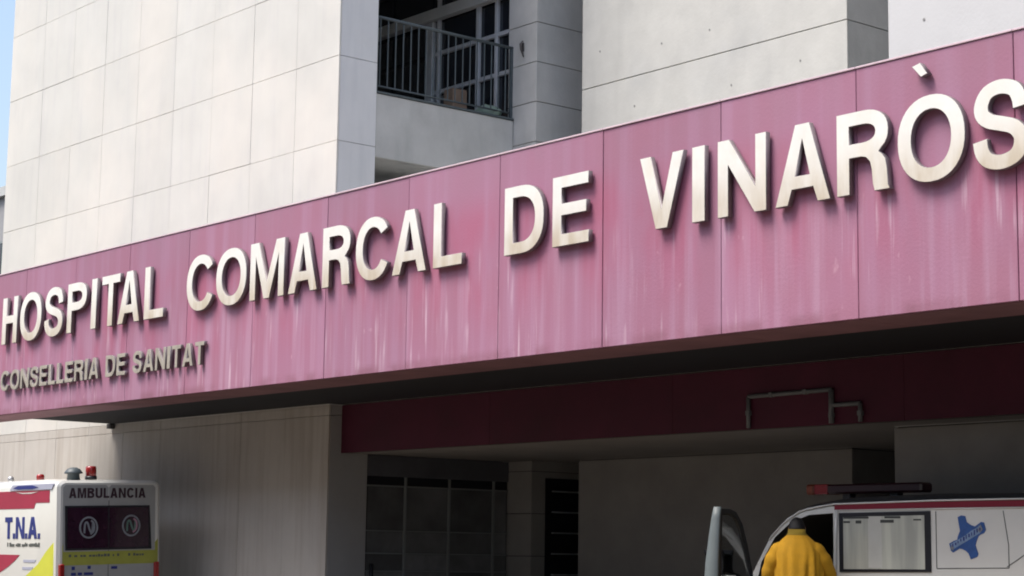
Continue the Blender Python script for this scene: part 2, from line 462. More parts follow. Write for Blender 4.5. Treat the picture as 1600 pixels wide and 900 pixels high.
def glyph(ch, w, h, v, t):
    """loops of one capital: v upright stroke, t level stroke"""
    if ch == 'I': return [[(0, 0), (w, 0), (w, h), (0, h)]]
    if ch == 'H':
        a, b = h / 2 - t / 2 + 0.02 * h, h / 2 + t / 2 + 0.02 * h
        return [[(0, 0), (v, 0), (v, a), (w - v, a), (w - v, 0), (w, 0), (w, h), (w - v, h), (w - v, b), (v, b), (v, h), (0, h)]]
    if ch == 'L': return [[(0, 0), (w, 0), (w, t), (v, t), (v, h), (0, h)]]
    if ch == 'T':
        c = w / 2
        return [[(c - v / 2, 0), (c + v / 2, 0), (c + v / 2, h - t), (w, h - t), (w, h), (0, h), (0, h - t), (c - v / 2, h - t)]]
    if ch == 'E':
        a, b = h * 0.52 - t / 2, h * 0.52 + t / 2
        return [[(0, 0), (w, 0), (w, t), (v, t), (v, a), (w * 0.93, a), (w * 0.93, b), (v, b), (v, h - t), (w * 0.985, h - t), (w * 0.985, h), (0, h)]]
    if ch == 'N':
        return [[(0, 0), (v * 0.95, 0), (v * 0.95, h * 0.66), (w - v * 1.02, 0), (w, 0), (w, h), (w - v * 0.95, h), (w - v * 0.95, h * 0.34), (v * 1.02, h), (0, h)]]
    if ch == 'M':
        c = w / 2; g = v * 0.92
        return [[(0, 0), (g, 0), (g, h * 0.74), (c - g * 0.48, 0), (c + g * 0.48, 0), (w - g, h * 0.74), (w - g, 0), (w, 0), (w, h), (w - g * 1.45, h), (c, h * 0.30), (g * 1.45, h), (0, h)]]
    if ch == 'V':
        c = w / 2; g = v * 1.06
        return [[(c - g * 0.52, 0), (c + g * 0.52, 0), (w, h), (w - g, h), (c, h * 0.27), (g, h), (0, h)]]
    if ch == 'A':
        c = w / 2; g = v * 1.06; top = g * 0.55
        def xin(z): return (c - g * 0.02) * (z / (h * 0.80))   # inner left edge
        zb0, zb1 = h * 0.19, h * 0.19 + t * 0.95
        sl = (c - top) / h
        ia = lambda z: g + sl * z * 1.02
        hole_top = h * 0.80
        return [[(0, 0), (g * 0.98, 0), (ia(zb0) - 0.0, zb0), (w - ia(zb0), zb0), (w - g * 0.98, 0), (w, 0), (c + top, h), (c - top, h)],
                [(ia(zb1), zb1), (c, hole_top), (w - ia(zb1), zb1)]]
    if ch == 'D':
        k = w * 0.42
        o = [(0, 0), (k, 0)] + ell(k, h / 2, w - k, h / 2, -90, 90, 20, 2.35)[1:-1] + [(k, h), (0, h)]
        k2 = max(k * 0.95, v + 0.01)
        i = [(v, t), (k2, t)] + ell(k2, h / 2, w - v - k2, h / 2 - t, -90, 90, 18, 2.3)[1:-1] + [(k2, h - t), (v, h - t)]
        return [o, i]
    if ch in 'PRB':
        k = w * 0.50; zb = h * (0.44 if ch != 'B' else 0.50)
        ry = (h - zb) / 2; ww = w * (1.0 if ch == 'P' else 0.98)
        i = [(v, zb + t), (k, zb + t)] + ell(k, zb + ry, ww - v - k, ry - t, -90, 90, 12, 2.2)[1:-1] + [(k, h - t), (v, h - t)]
        top = ell(k, zb + ry, ww - k, ry, -90, 90, 16, 2.3)
        if ch == 'P':
            return [[(0, 0), (v, 0), (v, zb), (k, zb)] + top[1:-1] + [(k, h), (0, h)], i]
        if ch == 'R':
            leg = [(v, zb), (w * 0.46, zb), (w * 0.56, zb - 0.02 * h), (w * 0.63, zb - 0.08 * h), (w * 0.66, zb - 0.18 * h), (w * 0.68, h * 0.08), (w * 0.71, 0), (w, 0),
                   (w * 0.965, h * 0.05), (w * 0.95, h * 0.24), (w * 0.92, h * 0.37), (w * 0.86, h * 0.43), (w * 0.80, h * 0.468)]
            return [[(0, 0), (v, 0)] + leg + [q for q in top if q[1] > h * 0.49 and q[0] > k][0:] + [(k, h), (0, h)], i]
        lo = ell(w * 0.52, zb / 2 + t * 0.2, w * 0.48, zb / 2 + t * 0.2, -90, 62, 12, 2.3)
        i2 = [(v, t), (k, t)] + ell(k, (zb + 0) / 2 + t * 0.1, w - v - k, (zb - t * 1.0) / 2 - t * 0.12, -90, 90, 10, 2.2)[1:-1] + [(k, zb - t * 0.2), (v, zb - t * 0.2)]
        i2 = [(x, min(max(z, t), zb - t * 0.15)) for x, z in i2]
        i = [(x, max(z, zb + t * 0.72)) for x, z in i]
        return [[(0, 0), (w * 0.52, 0)] + lo[1:] + [q for q in top if q[1] > zb + ry * 0.5] + [(k, h), (0, h)], i2, i]
    if ch == 'U':
        o = [(0, h)] + ell(w / 2, h * 0.34, w / 2, h * 0.35, 180, 360, 16, 2.3) + [(w, h), (w - v, h)] + ell(w / 2, h * 0.34, w / 2 - v, h * 0.35 - t, 360, 180, 14, 2.2) + [(v, h)]
        return [o]
    ov = 0.012 * h
    if ch == 'O':
        return [ell(w / 2, h / 2, w / 2, h / 2 + ov, 0, 360, 40, 2.2)[:-1], ell(w / 2, h / 2, w / 2 - v, h / 2 + ov - t, 0, 360, 36, 2.15)[:-1]]
    if ch == 'C':
        o = ell(w / 2, h / 2, w / 2, h / 2 + ov, 33, 331, 34, 2.2)
        i = ell(w / 2, h / 2, w / 2 - v, h / 2 + ov - t, 327, 37, 30, 2.15)
        return [o + i]
    if ch == 'S':
        N = [(0.965, .685), (.93, .82), (.80, .945), (.5, 1.0), (.20, .95), (.05, .80), (.07, .66), (.24, .565), (.52, .505), (.80, .435), (.965, .30), (.93, .14), (.77, .04), (.48, 0.0), (.20, .045), (.05, .16), (.0, .325)]
        W, H = w - v, h + 2 * ov - t
        return [ribbon([(v / 2 + x * W, t / 2 - ov + y * H) for x, y in N], (v, t), 4)]
    if ch == '.': return [[(0, 0), (w, 0), (w, t * 1.1), (0, t * 1.1)]]
    return []

REL = {'I': 0.30, 'L': 0.80, 'T': 0.86, 'E': 0.88, 'P': 0.93, 'R': 1.0, 'H': 1.0, 'N': 1.02, 'A': 1.04, 'D': 1.0, 'O': 1.12, 'C': 1.05, 'S': 0.97, 'V': 1.0, 'M': 1.2, 'U': 0.98, 'B': 0.98, '.': 0.26, ' ': 0.45}
def lay(text, x0, x1, gap=0.13):
    tot = sum(REL[c] for c in text) + gap * (len(text) - 1)
    k = (x1 - x0) / tot; x = x0; out = []
    for c in text:
        out.append((c, x, REL[c] * k)); x += (REL[c] + gap) * k
    return out

def word_loops(text, x0, x1, z0, h, v, t, gap=0.13, skew=0.0):
    gs = []
    for c, x, wd in lay(text, x0, x1, gap):
        if c == ' ': continue
        gs.append([[(px + x, pz + z0 + skew * (px + x - x0)) for px, pz in lp] for lp in glyph(c, wd, h, min(v, wd), t)])
    return gs

# ================================================================== SETTING
def sheet(name, x0, x1, y0, y1, z, m, kind='structure'):
    me = bpy.data.meshes.new(name)
    me.from_pydata([(x0, y0, z), (x1, y0, z), (x1, y1, z), (x0, y1, z)], [], [(0, 1, 2, 3)])
    o = obj(name, me, m); o['kind'] = kind
    return o

sheet('ground', -1500, 1500, -1500, 1500, 0.0, M['asphalt'])
sheet('forecourt', -60, 25, -12, 20.3, 0.004, M['forecourt'])
for y0 in (9.5,):
    sheet('road_marking', -45, 5, y0, y0 + 0.12, 0.008, M['white_line'])

def pavement(x0, x1, y0, y1, z, step=1.2):
    base = box('pavement', x0, x1, y0 + 0.15, y1, -0.02, z - 0.03, M['mortar'], None, 0.0)
    base['kind'] = 'structure'
    n = max(1, round((x1 - x0) / step)); s = (x1 - x0) / n
    for i in range(n):
        box('kerb_stone', x0 + i * s + 0.004, x0 + (i + 1) * s - 0.004, y0, y0 + 0.145, -0.01, z, M['kerb'], base, 0.01)
        rows = max(1, round((y1 - y0 - 0.15) / 0.8)); ry = (y1 - y0 - 0.15) / rows
        for j in range(rows):
            box('paving_slab', x0 + i * s + 0.004, x0 + (i + 1) * s - 0.004, y0 + 0.155 + j * ry, y0 + 0.15 + (j + 1) * ry, z - 0.028, z, M['paving'], base, 0.004)
pavement(-34.0, -22.6, 13.85, 15.48, 0.10)
pavement(-22.55, -13.4, 16.9, 19.05, 0.10)

# ================================================================== BUILDING
B = thing('hospital_building', 'pale stone clad hospital block with a recessed balcony, standing behind the pink canopy', 'building', (-22.8, 18, 0))
XA = -22.81
def wall(x0, x1, y0, y1, z0, z1, m=None, name='wall', bevel=0.0):
    return box(name, x0, x1, y0, y1, z0, z1, m or M['core'], B, bevel)

# --- the clad wing on the left: core and single panels
wa = wall(-34.17, XA - 0.035, 15.535, 16.2, 0.0, 16.5, M['mortar'])
xs = [-34.22, -32.79, -31.53, -30.28, -29.02, -27.74, -26.48, -25.23, -23.97, XA - 0.002]
zs = [0.02, 0.81, 3.41, 3.56, 4.90, 6.20, 7.50, 8.80, 10.10, 11.40, 12.70, 14.0, 15.3, 16.5]
for i in range(len(xs) - 1):
    for j in range(len(zs) - 1):
        d = random.uniform(-0.002, 0.002)
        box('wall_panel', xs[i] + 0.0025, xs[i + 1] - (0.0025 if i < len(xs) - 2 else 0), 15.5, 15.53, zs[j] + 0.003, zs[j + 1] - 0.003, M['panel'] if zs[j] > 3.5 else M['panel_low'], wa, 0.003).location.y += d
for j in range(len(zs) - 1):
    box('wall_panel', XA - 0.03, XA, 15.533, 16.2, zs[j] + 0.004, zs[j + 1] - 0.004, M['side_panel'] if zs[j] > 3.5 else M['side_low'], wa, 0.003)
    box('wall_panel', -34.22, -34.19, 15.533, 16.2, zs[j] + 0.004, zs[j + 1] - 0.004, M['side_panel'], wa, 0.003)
wall(-34.17, -27.5, 16.205, 20.3, 0, 16.5, M['concrete_grey'])
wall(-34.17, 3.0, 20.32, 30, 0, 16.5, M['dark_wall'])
wall(5.0, 18.0, 9.0, 30, 0, 16.5, M['concrete_grey'])  # unseen side wing, added to cut sky light from the right
# --- balcony bay: floors, ceiling, parapet
slab = wall(-27.5, XA - 0.175, 16.205, 18.915, 7.35, 8.28, M['concrete_grey'], 'floor_slab')
box('parapet', XA - 0.16, XA - 0.02, 16.205, 18.915, 7.35, 8.34, M['concrete_grey'], B, 0.012)
box('parapet_capping', XA - 0.175, XA + 0.0, 16.205, 18.915, 8.342, 8.375, M['rail'], B, 0.006)
wall(-27.5, XA - 0.175, 16.205, 18.915, 11.2, 16.5, M['concrete_grey'], 'ceiling')
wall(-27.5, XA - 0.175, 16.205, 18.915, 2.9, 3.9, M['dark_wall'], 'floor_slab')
wall(-27.5, XA - 0.6, 18.70, 18.99, 3.9, 7.34, M['concrete_grey'])
box('lintel', XA - 0.9, XA - 0.55, 16.21, 18.69, 6.6, 7.02, M['concrete_grey'], B, 0.01)
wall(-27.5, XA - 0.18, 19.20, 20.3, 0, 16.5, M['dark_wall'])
# --- balcony window
yw = 19.0
win = box('window', -27.4, XA - 0.18, yw + 0.06, yw + 0.16, 8.3, 11.2, M['black'], B, 0.0)
cols = [-27.4, -26.3, -25.14, -23.87, -23.38, XA - 0.19]
for i in range(5):
    for a, b in ((8.33, 9.18), (9.24, 9.85), (9.92, 10.44), (10.68, 11.18)):
        box('pane', cols[i] + 0.03, cols[i + 1] - 0.03, yw + 0.03, yw + 0.05, a, b, M['glass'], win, 0.002)
for x, t in ((-24.95, 0.03), (-23.87, 0.04), (-23.38, 0.035)):
    box('mullion', x - t, x + t, yw - 0.03, yw + 0.03, 8.3, 11.2, M['alu'], win, 0.004)
box('mullion', -25.26, -25.06, yw - 0.06, yw + 0.03, 8.3, 10.46, M['alu'], win, 0.006)
for z in (9.21, 9.885):
    box('transom', -25.06, XA - 0.18, yw - 0.025, yw + 0.028, z - 0.035, z + 0.035, M['alu'], win, 0.004)
box('transom', -27.4, XA - 0.18, yw - 0.12, yw + 0.02, 10.47, 10.66, M['concrete_grey'], win, 0.006)
# --- railing along the balcony
rl = thing('balcony_railing', 'dark teal metal railing with thin upright bars standing on the concrete balcony parapet', 'railing', (XA - 0.07, 17.5, 8.37))
xr = XA - 0.075
tube('handrail', [(xr, 16.21, 9.55), (xr, 18.93, 9.55)], 0.026, M['rail'], rl)
tube('bottom_rail', [(xr, 16.21, 8.47), (xr, 18.93, 8.47)], 0.016, M['rail'], rl)
bm = bmesh.new(); bm_tube(bm, [(0, 0, 8.47), (0, 0, 9.53)], 0.0115, 6)
bal = bm_mesh(bm, 'baluster')
nb = 18
for i in range(nb):
    obj('baluster', bal, M['rail'], rl, loc=(xr, 16.30 + i * (18.78 - 16.30) / (nb - 1), 0))
for y in (16.23, 18.90):
    box('post', xr - 0.022, xr + 0.022, y - 0.022, y + 0.022, 8.375, 9.535, M['rail'], rl, 0.003)
# --- things on the balcony
cb = thing('cardboard_box', 'brown cardboard box on the balcony floor behind the railing bars', 'box', (-24.0, 18.6, 8.28))
box('carton', -24.08, -23.83, 18.45, 18.75, 8.29, 8.98, M['cardboard'], cb, 0.01)
for dx in (-1, 1):
    box('flap', -23.955 + dx * 0.065 - 0.055, -23.955 + dx * 0.065 + 0.055, 18.46, 18.74, 8.982, 8.995, M['cardboard'], cb, 0.002)
bm = bmesh.new()
bmesh.ops.create_icosphere(bm, subdivisions=3, radius=1)
for v in bm.verts:
    n_ = noise.noise(v.co * 2.2) * 0.25 + noise.noise(v.co * 5) * 0.1
    v.co = v.co * (1 + n_); v.co = Vector((v.co.x * 0.26, v.co.y * 0.22, max(v.co.z, -0.8) * 0.16))
    v.co += Vector((-23.15, 18.62, 8.44))
tag(obj('plastic_bag', bm_mesh(bm, 'plastic_bag'), M['bag'], smooth=True), 'crumpled pale green plastic bag at the right end of the balcony by the stone pillar', 'bag')

# --- stone pillar at the end of the balcony, in courses
pc = wall(XA - 0.15, -22.30, 18.945, 20.3, 0, 16.5, M['groove'], 'pillar')
zc = 2.72 - 0.65 * 4
while zc < 16.4:
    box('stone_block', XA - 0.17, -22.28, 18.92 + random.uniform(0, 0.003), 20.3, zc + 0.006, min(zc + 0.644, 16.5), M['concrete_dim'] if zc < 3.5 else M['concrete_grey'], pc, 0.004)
    zc += 0.65
# --- concrete bay wall between pillar and the next recess
def clad(x0, x1, y0, y1, joints, m, side=True, holes=()):
    c = wall(x0 + 0.03, x1 - 0.03, y0 + 0.03, y1, 0, 16.5, M['groove'])
    for a, b in zip(joints, joints[1:]):
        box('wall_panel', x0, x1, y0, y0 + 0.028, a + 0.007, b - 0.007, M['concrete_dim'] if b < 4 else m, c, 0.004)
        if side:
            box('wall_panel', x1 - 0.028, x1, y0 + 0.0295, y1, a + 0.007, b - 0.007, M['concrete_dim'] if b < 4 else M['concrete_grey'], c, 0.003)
            box('wall_panel', x0, x0 + 0.028, y0 + 0.0295, y1, a + 0.007, b - 0.007, M['concrete_grey'], c, 0.003)
    for hx, hz in holes:
        lathe('tie_hole', [(0, 0.0), (0.017, 0.0), (0.017, 0.004), (0, 0.004)], (hx, y0 - 0.001, hz), (0, -1, 0), M['hole'], c, 10, False)
    return c
clad(-21.39, -16.07, 19.1, 20.3, [0.02, 2.86, 3.9, 6.0, 8.61, 11.2, 13.8, 16.5], M['concrete'],
     holes=[(-18.63, 9.0), (-19.62, 9.0), (-17.60, 9.35), (-16.62, 9.15), (-20.98, 9.15), (-18.2, 8.1), (-20.2, 8.15), (-16.9, 8.2)])
clad(-13.2, 3.0, 16.4, 20.3, [0.02, 2.86, 5.2, 8.0, 10.6, 13.2, 16.5], M['concrete_blue'], holes=[(-12.7, 7.35)])

# --- porch: maroon beam, ceiling, conduit, glazing
beam = wall(XA + 0.005, 4.98, 15.74, 15.90, 2.872, 3.565, M['groove'], 'lintel_beam')
xx = XA + 0.005
while xx < 4.98:
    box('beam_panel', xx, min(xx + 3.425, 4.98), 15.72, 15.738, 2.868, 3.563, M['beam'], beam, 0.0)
    xx += 3.43
ceil = wall(XA + 0.005, 4.98, 15.905, 20.28, 2.874, 3.2, M['porch_ceiling'], 'porch_ceiling')
zt = 15.69
conduit = thing('conduit_run', 'thin grey pipe bent in two square steps on the maroon beam above the white van', 'pipe', (-13.9, 15.7, 2.88))
def bar(p, q, r=0.024):
    return tube('pipe', [p, q], r, M['pipe'], conduit, 8)
bar((-14.70, zt, 2.88), (-14.70, zt, 3.235)); bar((-14.70, zt, 3.235), (-13.48, zt, 3.245))
bar((-13.48, zt, 3.245), (-13.48, zt, 2.88), 0.03); bar((-13.48, zt, 3.075), (-13.08, zt, 3.075)); bar((-13.08, zt, 3.075), (-13.08, zt, 2.88))

for px_, pz_ in ((-14.70, 3.05), (-14.35, 3.238), (-13.85, 3.242), (-13.48, 2.97), (-13.08, 2.97)):
    box('pipe_clip', px_ - 0.027, px_ + 0.027, zt - 0.026, 15.718, pz_ - 0.027, pz_ + 0.027, M['pipe'], conduit, 0.004)
ent = box('entrance_screen', XA - 0.12, XA - 0.05, 16.21, 18.91, 0.1, 2.87, M['black'], B, 0.0)
box('header', XA - 0.045, XA - 0.01, 16.21, 18.91, 2.56, 2.868, M['dark_wall'], ent, 0.003)
ys = [16.22, 16.92, 17.75, 18.62, 18.91]
zr = [0.12, 0.62, 1.17, 1.43, 1.76, 2.42]
for i in range(4):
    for a, b in zip(zr, zr[1:]):
        box('pane', XA - 0.045, XA - 0.035, ys[i] + 0.02, ys[i + 1] - 0.02, a + 0.015, b - 0.015, M['porch_glass'], ent, 0.001)
    box('vent_pane', XA - 0.045, XA - 0.03, ys[i] + 0.02, ys[i + 1] - 0.02, 2.44, 2.55, M['black'], ent, 0.001)
for y in ys[1:-1]:
    box('mullion', XA - 0.04, XA - 0.005, y - 0.02, y + 0.02, 0.1, 2.56, M['alu_dark'], ent, 0.003)
for z in zr[1:]:
    box('transom', XA - 0.04, XA - 0.012, 16.22, 18.9, z - 0.012, z + 0.012, M['alu_dark'], ent, 0.002)
tube('door_handle', [(XA + 0.02, 16.30, 0.85), (XA + 0.02, 16.30, 1.28)], 0.03, M['black'], ent)
lw = box('louvre_window', -22.275, -22.265, 19.2, 20.25, 0.4, 2.62, M['black'], B, 0.0)
for k in range(7):
    z = 0.50 + k * 0.32
    bm = bmesh.new(); bm_box(bm, -0.004, 0.05, -0.42, 0.42, -0.012, 0.012, 0.003)
    me = bm_mesh(bm, 'slat'); o = obj('slat', me, M['slat'], lw, loc=(-22.26, 19.74, z))

# --- small dark bracket on the pillar and under the canopy end
pb = thing('wall_bracket', 'small dark rusty bracket fixed on the front of the stone pillar beside the railing', 'bracket', (-22.6, 18.90, 9.5))
bm = bmesh.new(); bm_tube(bm, [(-22.62, 18.91, 9.62), (-22.625, 18.87, 9.56), (-22.60, 18.865, 9.46), (-22.58, 18.90, 9.34)], [0.008, 0.018, 0.02, 0.008], 8)
obj('hook', bm_mesh(bm, 'hook'), M['stain'], pb, smooth=True)
box('plate', -22.635, -22.585, 18.905, 18.918, 9.44, 9.58, M['stain'], pb, 0.003)

# ================================================================== CANOPY with the pink fascia
C_ = thing('entrance_canopy', 'long flat canopy with streaked pink fascia across the hospital front', 'canopy', (-20, 13.2, 3.57))
XL = -30.5
core = box('fascia_beam', XL, 4.98, 13.235, 13.93, 3.62, 5.86, M['joint'], C_, 0.0)
jx = -31.585 + 1.714 * 1     # -29.87
j = XL
k = 0
edges = [XL] + [-29.87 + 1.7146 * i for i in range(20)]
edges = [e for e in edges if e < 4.6] + [4.98]
for a, b in zip(edges, edges[1:]):
    d = random.uniform(0, 0.004)
    box('fascia_panel', a + 0.004, b - 0.004, 13.2 + d, 13.232, 3.575, 5.885, M['fascia'], core, 0.004)
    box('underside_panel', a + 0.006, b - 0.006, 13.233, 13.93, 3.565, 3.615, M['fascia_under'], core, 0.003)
box('end_panel', XL - 0.03, XL - 0.002, 13.205, 13.93, 3.57, 5.885, M['fascia'], core, 0.003)
for a, b in zip(edges, edges[1:]):
    box('coping', a + 0.003, b - 0.003, 13.190, 13.95, 5.888, 5.908, M['coping'], core, 0.003)
box('rear_face', XL, 4.98, 13.935, 13.95, 3.58, 5.88, M['fascia_under'], core, 0.0)
box('roof_slab', -29.38, XA + 0.0, 13.955, 15.49, 3.575, 3.86, M['soffit'], C_, 0.0)
box('roof_slab', XA + 0.005, 4.98, 13.955, 15.71, 3.575, 3.86, M['soffit'], C_, 0.0)
box('roof_slab', XA + 0.005, -16.0, 15.715, 19.08, 3.575, 3.86, M['concrete_grey'], C_, 0.0)
box('roof_slab', -15.995, -13.21, 15.715, 20.3, 3.575, 3.86, M['concrete_grey'], C_, 0.0)
box('roof_slab', -13.205, 4.98, 15.715, 16.39, 3.575, 3.86, M['concrete_grey'], C_, 0.0)
box('bracket', -29.44, -29.30, 15.40, 15.49, 3.49, 3.572, M['stain'], C_, 0.005)

# ================================================================== SIGN LETTERS
def letter_mesh(ch, wd, h, v, t, dep, bev):
    me = loops_mesh([glyph(ch, wd, h, v, t)], dep, bev, 'letter')
    me.transform(FRONT)
    return me
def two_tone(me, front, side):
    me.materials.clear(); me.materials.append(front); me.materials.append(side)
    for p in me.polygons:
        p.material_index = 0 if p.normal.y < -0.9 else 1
S1 = thing('hospital_name_sign', 'large raised metal letters HOSPITAL COMARCAL DE VINARÒS on the pink fascia', 'sign', (-19, 13.2, 4.7))
BIG = [('H', -28.818, -28.267), ('O', -28.161, -27.4), ('S', -27.293, -26.652), ('P', -26.516, -25.89), ('I', -25.734, -25.569), ('T', -25.41, -24.849), ('A', -24.893, -24.233), ('L', -24.104, -23.546), ('C', -22.909, -22.166), ('O', -22.122, -21.348), ('M', -21.257, -20.432), ('A', -20.33, -19.666), ('R', -19.555, -18.936), ('C', -18.83, -18.121), ('A', -18.071, -17.398), ('L', -17.266, -16.723), ('D', -15.968, -15.296), ('E', -15.154, -14.567), ('V', -13.792, -13.159), ('I', -13.042, -12.865), ('N', -12.69, -12.05), ('A', -11.935, -11.257), ('R', -11.179, -10.565), ('O', -10.476, -9.746), ('S', -9.67, -9.091)]
for ch, a, b in BIG:
    me = letter_mesh(ch, b - a, 0.762, 0.150 if ch != 'I' else b - a, 0.130, 0.062, 0.004)
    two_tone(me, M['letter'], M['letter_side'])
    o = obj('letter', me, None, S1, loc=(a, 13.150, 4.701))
    o['label'] = 'raised pale metal capital letter ' + ch
acc = [(-10.275, 5.762), (-10.175, 5.785), (-10.085, 5.665), (-10.165, 5.640)]
me = loops_mesh([[[((x + 10.18) * .92 - .02, (z - 5.71) * .92 + .01) for x, z in acc]]], 0.07, 0.004, 'accent'); me.transform(FRONT)
two_tone(me, M['letter'], M['letter_side'])
obj('accent', me, None, S1, loc=(-10.2, 13.155, 5.70))['label'] = 'small slanted accent above the letter O'
S2 = thing('department_sign', 'row of small raised metal letters reading CONSELLERIA DE SANITAT below the large name', 'sign', (-25.6, 13.2, 3.95))
for word, a, b in (('CONSELLERIA', -28.80, -25.44), ('DE', -25.22, -24.62), ('SANITAT', -24.40, -22.40)):
    for ch, x, wd in lay(word, a, b, 0.17):
        me = letter_mesh(ch, wd, 0.318, min(0.066, wd), 0.056, 0.05, 0.002)
        two_tone(me, M['small_letter'], M['letter_side'])
        obj('letter', me, None, S2, loc=(x, 13.158, 3.948))['label'] = 'small raised metal capital letter ' + ch

# ================================================================== FAR BUILDING at the left edge
fb = thing('far_building', 'grey building far behind the left edge of the pale wall', 'building', (-78, 36, 0))
fw = box('wall', -95, -63.5, 30, 45, 0, 14.6, M['far_wall'], fb, 0.0)
box('roof_edge', -95.2, -63.3, 29.8, 45.2, 14.6, 14.95, M['concrete_grey'], fb, 0.0)
for ix in range(8):
    for iz in range(4):
        x = -93 + ix * 3.8; z = 1.4 + iz * 3.3
        o = box('window', x, x + 1.6, 29.95, 30.05, z, z + 1.6, M['alu_dark'], fb, 0.0)
        box('pane', x + 0.08, x + 1.52, 29.93, 29.948, z + 0.08, z + 1.52, M['glass'], o, 0.0)

# ================================================================== UNSEEN BUILDING ACROSS THE FORECOURT, added to keep the porch dark
ob = thing('added_opposite_block', 'unseen plain building added across the forecourt to block sky light from the porch', 'building', (-22, -29, 0))
ow = box('wall', -80, 30, -38, -20, 0, 19.5, M['far_wall'], ob, 0.0)
box('roof_edge', -80.3, 30.3, -38.3, -19.7, 19.5, 20.1, M['far_wall'], ob, 0.0)
for ix in range(26):
    for iz in range(6):
        x = -78 + ix * 4.1; z = 1.2 + iz * 3.2
        o = box('window', x, x + 1.8, -20.05, -19.95, z, z + 1.5, M['alu_dark'], ob, 0.0)
        box('pane', x + 0.08, x + 1.72, -19.948, -19.93, z + 0.08, z + 1.42, M['glass'], o, 0.0)

# ================================================================== VEHICLES
def loft(stations, n=5):
    """stations: (x, y0, y1, z0, z1, ry, rz, rb); closed tube along x with rounded corners"""
    bm = bmesh.new(); rings = []
    for (x, y0, y1, z0, z1, ry, rz, rb) in stations:
        pts = []
        def arc(cy, cz, a0, a1, ay, az):
            for i in range(n + 1):
                a = math.radians(a0 + (a1 - a0) * i / n)
                pts.append((x, cy + ay * math.cos(a), cz + az * math.sin(a)))
        arc(y1 - ry, z1 - rz, 0, 90, ry, rz)
        arc(y0 + ry, z1 - rz, 90, 180, ry, rz)
        arc(y0 + rb, z0 + rb, 180, 270, rb, rb)
        arc(y1 - rb, z0 + rb, 270, 360, rb, rb)
        rings.append([bm.verts.new(p) for p in pts])
    m = len(rings[0])
    for a, b in zip(rings, rings[1:]):
        for k in range(m):
            bm.faces.new((a[k], a[(k + 1) % m], b[(k + 1) % m], b[k]))
    bm.faces.new(rings[0]); bm.faces.new(rings[-1][::-1])
    return bm

def prism_xz(pts, y0, y1):
    bm = bmesh.new()
    a = [bm.verts.new((x, y0, z)) for x, z in pts]; b = [bm.verts.new((x, y1, z)) for x, z in pts]
    bm.faces.new(a); bm.faces.new(b[::-1])
    for i in range(len(pts)):
        j = (i + 1) % len(pts); bm.faces.new((a[i], b[i], b[j], a[j]))
    return bm

def cut(bm, body_mat, cutters):
    """cutters: list of (bmesh, material); returns mesh with holes lined with the cutter's material"""
    me = bm_mesh(bm, 'body'); me.materials.append(body_mat)
    o = bpy.data.objects.new('tmp', me); COL.objects.link(o)
    tmp = []
    for cbm, cm in cutters:
        cme = bm_mesh(cbm, 'cut'); cme.materials.append(cm)
        c = bpy.data.objects.new('tmpc', cme); COL.objects.link(c); tmp.append(c)
        md = o.modifiers.new('b', 'BOOLEAN'); md.operation = 'DIFFERENCE'; md.object = c; md.solver = 'EXACT'
        try: md.material_mode = 'TRANSFER'
        except Exception: pass
    dg = bpy.context.evaluated_depsgraph_get()
    out = bpy.data.meshes.new_from_object(o.evaluated_get(dg))
    for c in tmp: bpy.data.objects.remove(c)
    bpy.data.objects.remove(o)
    for p in out.polygons: p.use_smooth = True
    try: out.set_sharp_from_angle(angle=math.radians(28))
    except Exception: pass
    return out

def disc_cut(x, z, r, y0, y1, n=24):
    return prism_xz([(x + r * math.cos(2 * math.pi * i / n), z + r * math.sin(2 * math.pi * i / n)) for i in range(n)], y0, y1)

def wheel(x, y, z, r, side, parent):
    s = side
    t = lathe('wheel', [(r * 0.62, -0.10), (r * 0.9, -0.11), (r, -0.08), (r, 0.08), (r * 0.9, 0.11), (r * 0.62, 0.10), (r * 0.62, -0.10)], (x, y, z), (0, s, 0), M['rubber'], parent, 28)
    lathe('rim', [(0, 0.05), (r * 0.18, 0.06), (r * 0.22, 0.03), (r * 0.5, 0.02), (r * 0.6, 0.09), (r * 0.64, 0.09), (r * 0.62, -0.08), (0, -0.08)], (x, y, z), (0, s, 0), M['rim'], t, 24)

# ---- ambulance at the left: we see its left flank and its back
A0 = thing('ambulance', 'white and yellow ambulance marked AMBULANCIA and T.N.A. by the pale wall', 'ambulance', (-26.0, 12.88, 0.0))
y0, y1 = 12.93, 14.65
st = [(-26.0, y0 + .05, y1 - .05, .50, 2.40, .10, .06, .05), (-26.03, y0, y1, .45, 2.44, .16, .10, .08), (-26.6, y0, y1, .40, 2.47, .22, .12, .08), (-29.6, y0, y1, .40, 2.47, .22, .12, .08),
      (-29.95, y0, y1, .40, 2.36, .25, .12, .08), (-30.55, y0 + .03, y1 - .03, .40, 1.45, .22, .12, .08), (-31.2, y0 + .06, y1 - .06, .40, 1.20, .22, .12, .08), (-31.38, y0 + .12, y1 - .12, .45, .85, .18, .1, .08)]
for i in range(len(st)): pass
me = cut(loft(st), M['van_white'], [(disc_cut(-27.15, .36, .42, y0 - .2, y1 + .2), M['rubber']), (disc_cut(-30.5, .36, .42, y0 - .2, y1 + .2), M['rubber'])])
obj('body', me, None, A0)
for x in (-27.15, -30.5):
    wheel(x, y0 + .12, .36, .35, -1, A0); wheel(x, y1 - .12, .36, .35, 1, A0)
yf = y0 - 0.002
def deco(name, pts, m, parent=A0, y=yf, d=0.006):
    return flat(name, [[pts]], d, m, parent, (-0.06, y, 0))
